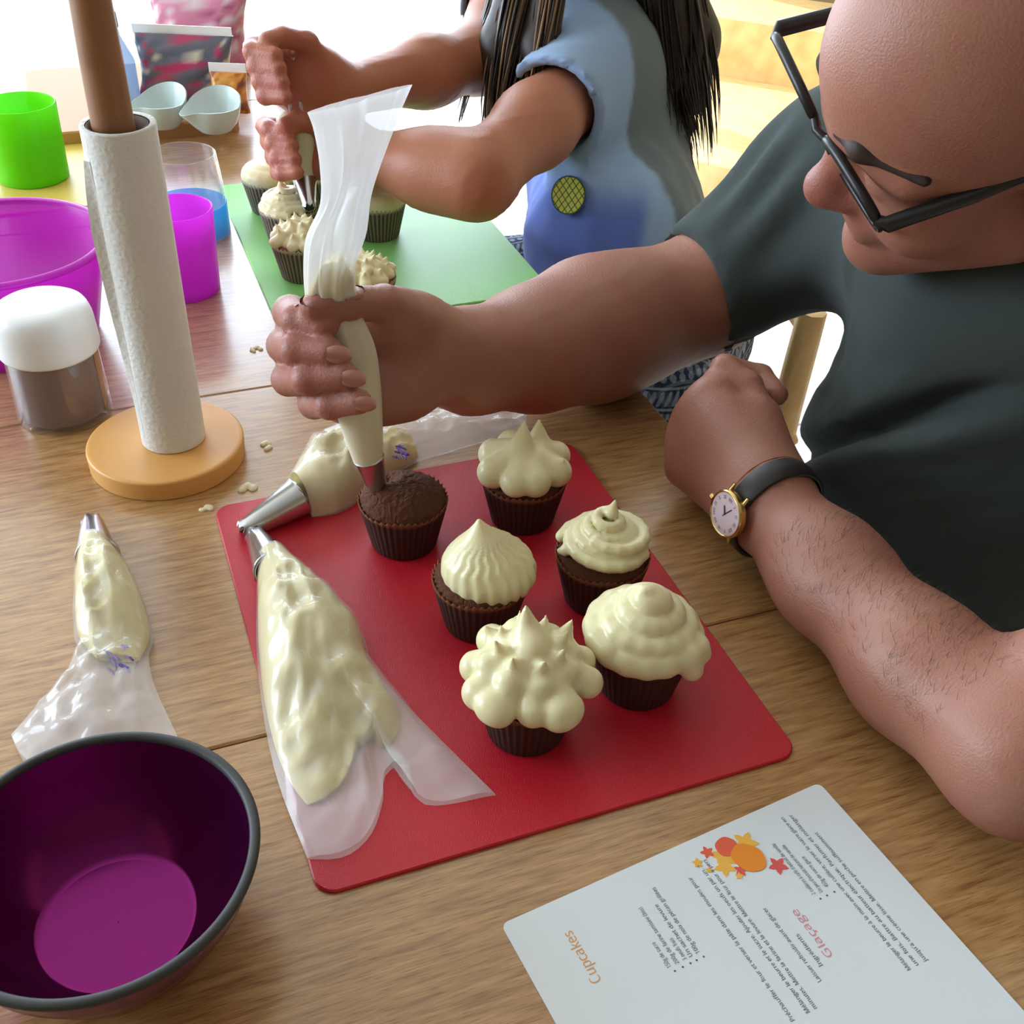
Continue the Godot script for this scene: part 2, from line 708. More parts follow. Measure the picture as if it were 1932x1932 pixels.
func paper_case_mesh(dark: bool) -> ArrayMesh:
	if case_meshes.has(dark):
		return case_meshes[dark]
	var rows := []
	var cols := []
	var pleats := 42
	var seg := pleats * 4
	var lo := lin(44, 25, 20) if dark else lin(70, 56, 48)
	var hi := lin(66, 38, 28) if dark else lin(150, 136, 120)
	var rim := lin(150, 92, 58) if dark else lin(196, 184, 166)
	var prof := [Vector2(0.0225, 0.0), Vector2(0.0235, 0.001), Vector2(0.0262, 0.014), Vector2(0.0288, 0.026), Vector2(0.0306, 0.034), Vector2(0.0316, 0.0385), Vector2(0.0308, 0.0383), Vector2(0.0298, 0.034)]
	for i in prof.size():
		var r := PackedVector3Array()
		var c := PackedColorArray()
		for j in seg:
			var a := TAU * j / seg
			var w := absf(fmod(a / TAU * pleats, 1.0) * 2.0 - 1.0)
			var k: float = prof[i].x * (1.0 + (w - 0.5) * 0.035 * clampf(prof[i].y / 0.03 + 0.3, 0.0, 1.0))
			var y: float = prof[i].y + ((w - 0.5) * 0.003 + sin(a * 5.0) * 0.0008 if i == 5 or i == 6 else 0.0)
			r.append(Vector3(cos(a) * k, y, sin(a) * k))
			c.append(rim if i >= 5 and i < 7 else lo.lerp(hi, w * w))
		rows.append(r)
		cols.append(c)
	case_meshes[dark] = grid(rows, true, cols, true, false)
	return case_meshes[dark]

func sponge_mesh(dome: float, s: int, dent := Vector3(9, 9, 9)) -> ArrayMesh:
	var n := FastNoiseLite.new()
	n.seed = s
	n.frequency = 260.0
	n.fractal_octaves = 3
	var rows := []
	var seg := 72
	var steps := 22
	for i in steps:
		var r := PackedVector3Array()
		var f := float(i) / (steps - 1)
		var base := Vector2(0.0, 0.0)
		if i < 3:
			base = Vector2(0.0285 + 0.0006 * i, 0.030 + 0.002 * i)
		else:
			var g := (f - 2.0 / (steps - 1)) / (1.0 - 2.0 / (steps - 1))
			base = Vector2(0.0306 * cos(g * PI / 2), 0.036 + dome * sin(g * PI / 2))
			base.x = maxf(base.x, 0.0002)
		for j in seg:
			var a := TAU * j / seg
			var p := Vector3(cos(a) * base.x, base.y, sin(a) * base.x)
			p += Vector3(p.x, 0.02, p.z).normalized() * n.get_noise_3dv(p) * 0.0016
			var d := p.distance_to(dent)
			if d < 0.011:
				p.y -= (0.011 - d) * 0.55
			r.append(p)
		rows.append(r)
	return grid(rows, true, [], false, true)

func ring_of_blobs(f: Field, count: int, r0: float, r1: float, y0: float, y1: float, b0: float, b1: float, turn: float, rng: RandomNumberGenerator, soft: float, spike := 0.0):
	for i in count:
		var a := turn + TAU * i / count + rng.randf_range(-0.12, 0.12)
		var d := Vector3(cos(a), 0, sin(a))
		var q := rng.randf_range(0.9, 1.1)
		f.cap(d * r0 + Vector3(0, y0, 0), d * r1 * q + Vector3(0, y1, 0), b0, b1 * rng.randf_range(0.92, 1.08), soft)
		if spike > 0.0:
			var tip := d * (r0 + r1) * 0.5 + Vector3(0, y0 + b0 * 0.6, 0)
			f.cap(tip, tip + (d * 0.4 + Vector3(0, 1, 0)).normalized() * spike * q, b0 * 0.55, 0.0006, 0.004)

func coil(f: Field, turns: float, r0: float, r1: float, y0: float, y1: float, t0: float, t1: float, start: float, soft: float, shift := Vector3.ZERO):
	var n := int(turns * 16)
	var last := Vector3.ZERO
	for i in n + 1:
		var g := float(i) / n
		var a := start + TAU * turns * g
		var r := lerpf(r0, r1, g)
		var p := Vector3(cos(a) * r, lerpf(y0, y1, pow(g, 1.15)), sin(a) * r) + shift * g
		if i > 0:
			f.cap(last, p, lerpf(t0, t1, g - 1.0 / n), lerpf(t0, t1, g), soft)
		last = p

func icing_mesh(style: String, s: int) -> ArrayMesh:
	var f := Field.new()
	var rng := RandomNumberGenerator.new()
	rng.seed = s
	var shift = null
	match style:
		"blobs":
			f.ell(Vector3(0, 0.046, 0), Vector3(0.025, 0.013, 0.025), Basis(), 0.004)
			ring_of_blobs(f, 8, 0.011, 0.0245, 0.057, 0.0495, 0.0085, 0.0118, 0.35, rng, 0.0025)
			f.cap(Vector3(-0.003, 0.060, 0.004), Vector3(-0.002, 0.084, -0.002), 0.0125, 0.0008, 0.003)
			f.cap(Vector3(0.009, 0.059, -0.010), Vector3(0.0085, 0.079, -0.012), 0.0105, 0.0008, 0.003)
			f.cap(Vector3(0.022, 0.056, 0.012), Vector3(0.028, 0.062, 0.010), 0.004, 0.0006, 0.003)
		"flower":
			f.ell(Vector3(0, 0.048, 0), Vector3(0.031, 0.014, 0.029), Basis(), 0.004)
			ring_of_blobs(f, 10, 0.022, 0.0315, 0.054, 0.0465, 0.0075, 0.0098, 0.15, rng, 0.0025)
			ring_of_blobs(f, 8, 0.012, 0.0215, 0.061, 0.0575, 0.008, 0.0085, 0.5, rng, 0.004, 0.011)
			f.ell(Vector3(0.001, 0.066, 0.001), Vector3(0.0115, 0.0125, 0.0125), Basis(), 0.003)
			f.cap(Vector3(-0.002, 0.070, -0.006), Vector3(-0.004, 0.090, -0.010), 0.010, 0.0007, 0.006)
			f.cap(Vector3(-0.020, 0.060, -0.012), Vector3(-0.027, 0.069, -0.014), 0.006, 0.0006, 0.004)
			f.cap(Vector3(0.018, 0.062, -0.012), Vector3(0.023, 0.074, -0.016), 0.007, 0.0010, 0.004)
			f.ball(Vector3(-0.020, 0.047, 0.027), 0.0105, 0.003)
			f.ball(Vector3(0.017, 0.046, 0.029), 0.0112, 0.003)
		"swirl":
			f.ell(Vector3(0, 0.049, 0), Vector3(0.024, 0.015, 0.024), Basis(), 0.003)
			coil(f, 1.0, 0.0275, 0.0275, 0.0450, 0.0450, 0.0092, 0.0092, 0.0, 0.0015)
			coil(f, 3.1, 0.0300, 0.003, 0.0470, 0.074, 0.0084, 0.0072, 2.4, 0.0012)
			f.cap(Vector3(0, 0.074, 0), Vector3(-0.004, 0.080, 0.003), 0.008, 0.0015, 0.003)
			f.cap(Vector3(0.026, 0.047, 0.020), Vector3(0.028, 0.037, 0.022), 0.0075, 0.007, 0.005)
			f.cap(Vector3(0.032, 0.046, 0.012), Vector3(0.034, 0.042, 0.013), 0.007, 0.006, 0.005)
		"rose":
			f.ell(Vector3(0.003, 0.045, 0), Vector3(0.0265, 0.0195, 0.0255), Basis(), 0.003)
			coil(f, 4.4, 0.0290, 0.004, 0.0455, 0.070, 0.0040, 0.0034, 3.4, 0.0005, Vector3(0.000, 0, -0.002))
			coil(f, 1.3, 0.0275, 0.020, 0.048, 0.060, 0.0042, 0.0036, 0.4, 0.0007, Vector3(0.006, 0, 0))
			f.cap(Vector3(0.003, 0.070, -0.004), Vector3(0.005, 0.078, -0.006), 0.0045, 0.0010, 0.003)
			f.cap(Vector3(-0.026, 0.046, 0.008), Vector3(-0.029, 0.044, 0.006), 0.004, 0.002, 0.003)
		"peak":
			f.ell(Vector3(0.0055, 0.0445, 0), Vector3(0.0300, 0.020, 0.0285), Basis(), 0.004)
			f.cap(Vector3(0.001, 0.056, -0.001), Vector3(-0.002, 0.081, -0.004), 0.016, 0.0016, 0.022)
			shift = func(p: Vector3, _n: Vector3) -> float:
				var a := atan2(p.z, p.x - 0.003)
				var r := Vector2(p.x, p.z).length()
				var w := smoothstep(0.005, 0.014, r) * (0.55 + 0.45 * cos(a - 0.5))
				return sin(a * 21.0 + r * 120.0 + sin(r * 700.0) * 0.8) * 0.00075 * w
		"shells":
			f.ell(Vector3(0, 0.046, 0), Vector3(0.026, 0.014, 0.026), Basis(), 0.004)
			ring_of_blobs(f, 11, 0.018, 0.0265, 0.054, 0.049, 0.006, 0.0066, 0.1, rng, 0.0012, 0.007)
			ring_of_blobs(f, 7, 0.006, 0.014, 0.062, 0.059, 0.006, 0.0062, 0.4, rng, 0.0012, 0.008)
		"spread":
			f.ell(Vector3(0, 0.046, 0), Vector3(0.0315, 0.016, 0.0315), Basis(), 0.004)
			coil(f, 2.0, 0.024, 0.004, 0.051, 0.062, 0.0075, 0.005, 1.0, 0.006)
	f.net(0.00105 if style == "rose" and s == 4 else 0.0015, f.box())
	return field_mesh(f, shift)

func cupcake(at: Vector3, style: String, s: int, dark: bool, label: String, group: String, turn := 0.0, dome := -1.0):
	var t := thing("cupcake", label, "cupcake", at, group)
	t.rotation.y = FACING + turn
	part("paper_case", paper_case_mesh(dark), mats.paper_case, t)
	if dome < 0.0:
		dome = 0.012 if dark else 0.005
	part("sponge", sponge_mesh(dome, s, Vector3(-0.012, 0.048, -0.0115) if style == "" else Vector3(9, 9, 9)), mats.sponge if dark else mats.pale_sponge, t)
	if style != "":
		var ic := part("icing", icing_mesh(style, s), mats.icing, t)
		if not dark:
			ic.scale = Vector3(1, 0.86, 1)

func cupcakes():
	var m := mat("paper_case", Color.WHITE, 0.7)
	m.vertex_color_use_as_albedo = true
	m = mat("sponge", srgb(88, 51, 33), 0.75)
	m.metallic_specular = 0.3
	bump(m, noise_tex(0.04, 3, 8, [], 256), 0.12, 30.0)
	m = mat("pale_sponge", srgb(132, 84, 54), 0.75)
	bump(m, noise_tex(0.04, 3, 9, [], 256), 0.12, 30.0)
	m = mat("icing", srgb(229, 222, 176), 0.34)
	m.subsurf_scatter_enabled = true
	m.subsurf_scatter_strength = 0.15
	bump(m, noise_tex(0.03, 2, 10, [], 256), 0.01, 30.0)
	var y := 0.0025
	var red := "cupcakes on the red mat"
	var green := "cupcakes on the green mat"
	cupcake(Vector3(0.1633, 0.7425, -0.6028), "", 1, true, "plain chocolate cupcake without icing under the nozzle of the held piping bag", red, 0.0, 0.015)
	cupcake(Vector3(0.2548, 0.7425, -0.6026), "blobs", 2, true, "chocolate cupcake iced with fat round blobs and two upright peaks, by the mat's back corner", red)
	cupcake(Vector3(0.1873, 0.7425, -0.5064), "peak", 3, true, "chocolate cupcake with one smooth ridged dome of icing drawn to a single point", red)
	cupcake(Vector3(0.2724, 0.7425, -0.5031), "rose", 4, true, "chocolate cupcake with thin overlapping ribbons of icing wound like a rose", red)
	cupcake(Vector3(0.1826, 0.7425, -0.4093), "flower", 5, true, "chocolate cupcake crowded with many icing dollops and small curled spikes", red)
	cupcake(Vector3(0.2614, 0.7425, -0.4202), "swirl", 6, true, "chocolate cupcake with a thick three-tier icing swirl dripping over one side", red)
	cupcake(Vector3(0.1894, 0.7425, -1.2286), "spread", 7, false, "smoothly iced cupcake in a pale case right under the girl's lower fist", green)
	cupcake(Vector3(0.192, 0.7425, -1.1381), "rose", 8, false, "cupcake in a pale case with a flat icing rosette, touched by the girl's nozzle", green, 2.0)
	cupcake(Vector3(0.1879, 0.7425, -1.052), "shells", 9, false, "cupcake in a pale case with small yellowish icing shells, beside the man's thumb", green)
	cupcake(Vector3(0.2863, 0.7425, -1.1287), "spread", 10, false, "cupcake in a pale case with a smooth rounded swirl, below the girl's forearm", green, 2.6)
	cupcake(Vector3(0.2253, 0.7425, -0.953), "shells", 12, false, "cupcake in a pale case with spiky white icing, just behind the man's fist", green, 1.1)
	cupcake(Vector3(0.255, 0.7425, -1.2265), "spread", 13, false, "cupcake in a pale case almost hidden behind the man's upright piping bag", green, 1.4)

# ---------------------------------------------------------------- piping bags
func along(ps: Array, n: int) -> Array:   # n points evenly placed on a smooth curve through ps
	var c := Curve3D.new()
	for i in ps.size():
		var tan: Vector3 = (ps[mini(i + 1, ps.size() - 1)] - ps[maxi(i - 1, 0)]) / 6.0
		c.add_point(ps[i], -tan, tan)
	c.bake_interval = 0.002
	var out := []
	for i in n:
		out.append(c.sample_baked(c.get_baked_length() * i / (n - 1)))
	return out

func ease_list(vals: Array, g: float) -> float:
	var x := clampf(g, 0.0, 1.0) * (vals.size() - 1)
	var i := mini(int(x), vals.size() - 2)
	return lerpf(vals[i], vals[i + 1], smoothstep(0.0, 1.0, x - i))

func nozzle(parent: Node3D, tip: Vector3, ring: Vector3, r: float):
	var d := ring - tip
	var L := d.length()
	var rows := []
	var seg := 40
	for p in [[0.0, 0.40], [0.0, 0.50], [0.12, 0.56], [0.3, 0.66], [0.95, 0.99], [0.965, 1.03], [1.0, 1.03], [1.0, 0.9]]:
		var row := PackedVector3Array()
		for j in seg:
			var a := TAU * j / seg
			var star: float = 1.0 + (0.16 * sin(a * 6.0) if p[0] < 0.05 else 0.0)
			row.append(Vector3(cos(a) * r * p[1] * star, L * p[0] + (0.0012 * sin(a * 6.0) if p[0] < 0.05 else 0.0), sin(a) * r * p[1] * star))
		rows.append(row)
	var o := part("nozzle", grid(rows, true), mats.nozzle_steel, parent, tip - parent.position, "steel star-cut nozzle")
	o.basis = frame_of(d)

# a bag lying down: left and right outline from the nozzle ring to the mouth, the line of the mouth, and its thickness on the way
func lying_bag(t: Node3D, left: Array, right: Array, mouth: Array, thick: Array, filled: float, s: int, lift := 0.0, crease := 1.0):
	var n := 46
	var m := 30
	var L := along(left, n)
	var R := along(right, n)
	var E := along(mouth, m)
	var noise := FastNoiseLite.new()
	noise.seed = s
	noise.frequency = 24.0
	noise.fractal_octaves = 2
	noise.fractal_type = FastNoiseLite.FRACTAL_RIDGED
	for pass_no in 2:   # first the icing inside, then the film round it
		var rows := []
		var cols := []
		var shrink := 0.95 if pass_no == 0 else 1.0
		for i in n:
			var g := float(i) / (n - 1)
			if pass_no == 0:
				g *= filled
			var gi := g * (n - 1)
			var i0 := mini(int(gi), n - 2)
			var pl: Vector3 = L[i0].lerp(L[i0 + 1], gi - i0)
			var pr: Vector3 = R[i0].lerp(R[i0 + 1], gi - i0)
			var top := PackedVector3Array()
			var low := PackedVector3Array()
			var h := ease_list(thick, g)
			if pass_no == 0:
				h *= 1.0 - pow(float(i) / (n - 1), 4.0) * 0.85
			for j in m:
				var u := float(j) / (m - 1)
				var c := 0.5 + (u - 0.5) * shrink
				if pass_no == 0:
					c = 0.5 + (c - 0.5) * (1.0 - pow(float(i) / (n - 1), 9.0) * (0.45 + 0.35 * sin(s + u * 3.0)))
				var p := pl.lerp(pr, c)
				var w := smoothstep(0.35, 1.0, g)
				var e0: Vector3 = L[n - 1].lerp(R[n - 1], c)
				var ci := c * (m - 1)
				var c0 := mini(int(ci), m - 2)
				p += (E[c0].lerp(E[c0 + 1], ci - c0) - e0) * w
				var dome := pow(maxf(0.0, 1.0 - pow(absf(u * 2.0 - 1.0), 2.4)), 0.5)
				var q := Vector3(p.x * 1.0, 0, p.z)
				var fold := noise.get_noise_3d(q.x * 1.6, g * 0.012, q.z * 0.7) * 0.5 + noise.get_noise_3d(q.x * 0.6 + 5.0, 0.3, q.z * 1.5) * 0.5
				fold = (fold + 0.1) * dome * (0.0095 if g < 0.85 else 0.0055) * smoothstep(0.04, 0.2, g) * crease
				var base := T + 0.003 + lift * smoothstep(0.0, 1.0, g)
				top.append(Vector3(p.x, base + h * dome * shrink + fold * shrink + 0.0006, p.z))
				low.append(Vector3(p.x, base - 0.0004 + (0.0006 if pass_no == 0 else 0.0) + maxf(0.0, fold) * 0.1, p.z))
			low.reverse()
			top.append_array(low)
			rows.append(top)
		if pass_no == 0:
			part("icing_inside", grid(rows, true, [], true, true), mats.bag_icing, t, -t.position)
		else:
			part("film", grid(rows, true, [], true, false), mats.bag_film, t, -t.position)

# a bag held upright: [left edge, right edge, thickness over width] from the nozzle ring upwards
func upright_bag(t: Node3D, st: Array, filled: int, s: int):
	var lefts := []
	var rights := []
	var depth := []
	for e in st:
		lefts.append(e[0])
		rights.append(e[1])
		depth.append(e[2])
	var n := 60
	var seg := 56
	var L := along(lefts, n)
	var R := along(rights, n)
	var noise := FastNoiseLite.new()
	noise.seed = s
	noise.frequency = 26.0
	noise.fractal_octaves = 2
	for pass_no in 2:
		var rows := []
		var last := int(n * filled / float(st.size() - 1)) if pass_no == 0 else n
		for i in last:
			var c: Vector3 = (L[i] + R[i]) / 2.0
			var side: Vector3 = (R[i] - L[i]) / 2.0
			var face := side.cross(Vector3.UP).normalized() * side.length() * ease_list(depth, float(i) / (n - 1))
			var row := PackedVector3Array()
			var k := 0.93 if pass_no == 0 else 1.0
			if pass_no == 0 and i > last - 5:
				k *= 1.0 - 0.16 * (i - last + 5)
			for j in seg:
				var a := TAU * j / seg
				var p := c + (side * cos(a) + face * sin(a)) * k
				var w := noise.get_noise_3d(cos(a) * 0.06, p.y * 0.32, sin(a) * 0.06) * 0.0075 * smoothstep(0.15, 0.7, float(i) / n) * absf(sin(a))
				row.append(p + (p - c).normalized() * w)
			rows.append(row)
		if pass_no == 0:
			part("icing_inside", grid(rows, true, [], true, true), mats.bag_icing, t, -t.position)
		else:
			part("film", grid(rows, true, [], false, false), mats.milky_film, t, -t.position)

func scribble(t: Node3D, at: Vector3, size: float, s: int):   # a smear of violet ink on a bag
	var rng := RandomNumberGenerator.new()
	rng.seed = s
	var st := SurfaceTool.new()
	st.begin(Mesh.PRIMITIVE_TRIANGLES)
	for i in 16:
		var a := at + Vector3(rng.randf_range(-0.35, 0.35), 0, rng.randf_range(-0.5, 0.5)) * size
		var d := Vector3(rng.randf_range(0.1, 0.5), rng.randf_range(-0.1, 0.0), rng.randf_range(0.3, 0.8)) * size * 0.5
		st.append_from(tube([a, a + d * 0.5 + Vector3(0.0007, 0, 0), a + d], [0.0006, 0.0011, 0.0005], 5), 0, Transform3D())
	part("ink_mark", st.commit(), mats.ink_violet, t, -t.position, "violet ink smear")

func piping_bags():
	var m := mat("nozzle_steel", srgb(205, 208, 210), 0.24, 1.0)
	m = mat("bag_icing", srgb(226, 212, 138), 0.4)
	m = clear("bag_film", srgb(246, 246, 248), 0.30, 0.26)
	m.clearcoat_enabled = true
	m.clearcoat = 1.0
	m.clearcoat_roughness = 0.08
	m = clear("milky_film", srgb(244, 246, 250), 0.62, 0.3)
	m.backlight_enabled = true
	m.backlight = Color(0.9, 0.9, 0.9)
	mat("ink_violet", srgb(92, 62, 150), 0.5)
	var group := ""
	# held by the man
	var t := thing("piping_bag", "tall clear piping bag held upright in the man's fist above the plain cupcake", "piping bag", Vector3(0.1487, 0.786, -0.6083), group)
	nozzle(t, Vector3(0.1482, 0.7822, -0.6085), Vector3(0.142, 0.8153, -0.6111), 0.0105)
	upright_bag(t, [
		[Vector3(0.1324, 0.8121, -0.615), Vector3(0.1515, 0.8177, -0.6072), 1.0],
		[Vector3(0.1256, 0.8412, -0.6177), Vector3(0.152, 0.8448, -0.6069), 0.95],
		[Vector3(0.1201, 0.8697, -0.62), Vector3(0.1517, 0.8735, -0.6071), 0.8],
		[Vector3(0.1154, 0.897, -0.6219), Vector3(0.1495, 0.9008, -0.608), 0.62],
		[Vector3(0.1116, 0.9231, -0.6234), Vector3(0.1419, 0.9265, -0.6111), 0.5],
		[Vector3(0.111, 0.9482, -0.6237), Vector3(0.14, 0.9525, -0.6118), 0.5],
		[Vector3(0.1137, 0.9724, -0.6226), Vector3(0.1473, 0.9774, -0.6089), 0.5],
		[Vector3(0.123, 0.9942, -0.6188), Vector3(0.1508, 0.9998, -0.6074), 0.42],
		[Vector3(0.1243, 1.0179, -0.6183), Vector3(0.1579, 1.0227, -0.6045), 0.36],
		[Vector3(0.1225, 1.0375, -0.619), Vector3(0.1663, 1.0455, -0.6011), 0.26],
		[Vector3(0.1199, 1.0471, -0.6201), Vector3(0.1743, 1.0646, -0.5978), 0.16]], 6, 3)
	# behind the plain cupcake
	t = thing("piping_bag", "slack piping bag lying behind the plain cupcake, its tail along the mat's back edge", "piping bag", Vector3(0.0551, 0.743, -0.6485), group)
	nozzle(t, Vector3(0.0547, 0.746, -0.6447), Vector3(0.1005, 0.7565, -0.6601), 0.0145)
	lying_bag(t, [Vector3(0.0968, 0.75, -0.6852), Vector3(0.1211, 0.75, -0.7274), Vector3(0.1526, 0.75, -0.7461), Vector3(0.1925, 0.75, -0.7535), Vector3(0.222, 0.75, -0.7606), Vector3(0.2675, 0.746, -0.7556), Vector3(0.2954, 0.744, -0.7396)],
		[Vector3(0.1063, 0.75, -0.6495), Vector3(0.1267, 0.748, -0.649), Vector3(0.1552, 0.746, -0.6649), Vector3(0.1921, 0.746, -0.6907), Vector3(0.2304, 0.745, -0.7002), Vector3(0.2687, 0.744, -0.7057), Vector3(0.2922, 0.744, -0.6999)],
		[Vector3(0.2954, 0.744, -0.7396), Vector3(0.3039, 0.744, -0.7265), Vector3(0.3013, 0.744, -0.7136), Vector3(0.2922, 0.744, -0.6999)], [0.028, 0.030, 0.026, 0.020, 0.014, 0.008, 0.004], 0.55, 21)
	scribble(t, Vector3(0.1808, 0.766, -0.6823), 0.016, 4)
	# on the mat's near corner
	t = thing("piping_bag", "large half-full piping bag lying across the red mat with its open mouth towards the paper", "piping bag", Vector3(0.063, 0.743, -0.6414), group)
	nozzle(t, Vector3(0.0625, 0.747, -0.6364), Vector3(0.0668, 0.7552, -0.5843), 0.0142)
	lying_bag(t, [Vector3(0.0557, 0.748, -0.5945), Vector3(0.0492, 0.748, -0.5626), Vector3(0.0429, 0.748, -0.5278), Vector3(0.0378, 0.748, -0.4858), Vector3(0.0348, 0.746, -0.4404), Vector3(0.0354, 0.744, -0.4058), Vector3(0.0396, 0.744, -0.3612)],
		[Vector3(0.0802, 0.75, -0.597), Vector3(0.0972, 0.75, -0.5565), Vector3(0.1098, 0.75, -0.5176), Vector3(0.1089, 0.748, -0.4856), Vector3(0.1187, 0.748, -0.4528), Vector3(0.1309, 0.745, -0.4168), Vector3(0.1482, 0.744, -0.368)],
		[Vector3(0.0396, 0.744, -0.3612), Vector3(0.0584, 0.744, -0.3561), Vector3(0.0753, 0.744, -0.3651), Vector3(0.087, 0.744, -0.3841), Vector3(0.0929, 0.744, -0.4009), Vector3(0.1062, 0.744, -0.4044), Vector3(0.1082, 0.744, -0.3749), Vector3(0.1482, 0.744, -0.368)], [0.028, 0.030, 0.033, 0.034, 0.030, 0.022, 0.012, 0.006, 0.004], 0.84, 5)
	# on the bare table
	t = thing("piping_bag", "twisted piping bag on the bare table, nozzle away from the purple bowl", "piping bag", Vector3(-0.0458, 0.74, -0.6979), group)
	nozzle(t, Vector3(-0.0453, 0.749, -0.6857), Vector3(-0.0438, 0.7552, -0.6361), 0.0144)
	lying_bag(t, [Vector3(-0.0569, 0.748, -0.6483), Vector3(-0.0612, 0.748, -0.616), Vector3(-0.0656, 0.748, -0.5744), Vector3(-0.0623, 0.748, -0.5551), Vector3(-0.0729, 0.748, -0.5327), Vector3(-0.089, 0.746, -0.5195), Vector3(-0.1046, 0.744, -0.5005)],
		[Vector3(-0.0325, 0.75, -0.645), Vector3(-0.0211, 0.75, -0.6031), Vector3(-0.0177, 0.75, -0.5587), Vector3(-0.0222, 0.75, -0.5414), Vector3(-0.0221, 0.748, -0.5155), Vector3(-0.0168, 0.746, -0.4837), Vector3(-0.0112, 0.744, -0.4538)],
		[Vector3(-0.1046, 0.744, -0.5005), Vector3(-0.094, 0.744, -0.4701), Vector3(-0.0616, 0.744, -0.4432), Vector3(-0.0277, 0.744, -0.4393), Vector3(-0.0112, 0.744, -0.4538)], [0.028, 0.032, 0.034, 0.032, 0.018, 0.020, 0.016, 0.008, 0.004], 0.55, 9)
	scribble(t, Vector3(-0.0401, 0.764, -0.5239), 0.020, 7)
	# held by the girl
	t = thing("piping_bag", "piping bag squeezed between the girl's two fists above her rosette cupcake", "piping bag", Vector3(0.2087, 0.79, -1.1075), group)
	nozzle(t, Vector3(0.2078, 0.792, -1.1026), Vector3(0.2118, 0.8107, -1.1399), 0.0130)
	upright_bag(t, [[Vector3(0.2006, 0.8067, -1.1445), Vector3(0.2234, 0.8124, -1.1352), 1.0], [Vector3(0.1983, 0.8294, -1.1455), Vector3(0.2258, 0.8335, -1.1342), 0.9], [Vector3(0.1903, 0.8567, -1.1487), Vector3(0.2246, 0.8611, -1.1347), 0.9], [Vector3(0.1902, 0.8836, -1.1488), Vector3(0.2229, 0.8878, -1.1354), 0.8], [Vector3(0.1895, 0.9046, -1.149), Vector3(0.217, 0.9084, -1.1378), 0.6], [Vector3(0.1943, 0.9303, -1.1471), Vector3(0.214, 0.9338, -1.139), 0.5]], 3, 13)

# ---------------------------------------------------------------- things on the table
func shell(r0: float, r1: float, h: float, w: float, base := 0.003, bulge := 0.0) -> Array:   # profile of an open cup
	var o := [Vector2(0.0005, 0.0), Vector2(r0 * 0.94, 0.0), Vector2(r0, 0.002)]
	for i in 8:
		var g := (i + 1) / 9.0
		o.append(Vector2(lerpf(r0, r1, g) + bulge * sin(g * PI), lerpf(0.002, h - 0.001, g)))
	o.append_array([Vector2(r1, h - 0.0008), Vector2(r1 - w * 0.5, h), Vector2(r1 - w, h - 0.0008)])
	for i in 8:
		var g := 1.0 - (i + 1) / 9.0
		o.append(Vector2(lerpf(r0, r1, g) + bulge * sin(g * PI) - w, lerpf(base + 0.001, h - 0.001, g)))
	o.append_array([Vector2(r0 - w - 0.002, base), Vector2(0.0005, base)])
	return o

func tinted(key: String, c: Color, alpha: float, rough := 0.3) -> StandardMaterial3D:
	var m := clear(key, c, alpha, rough)
	m.backlight_enabled = true
	m.backlight = c
	return m

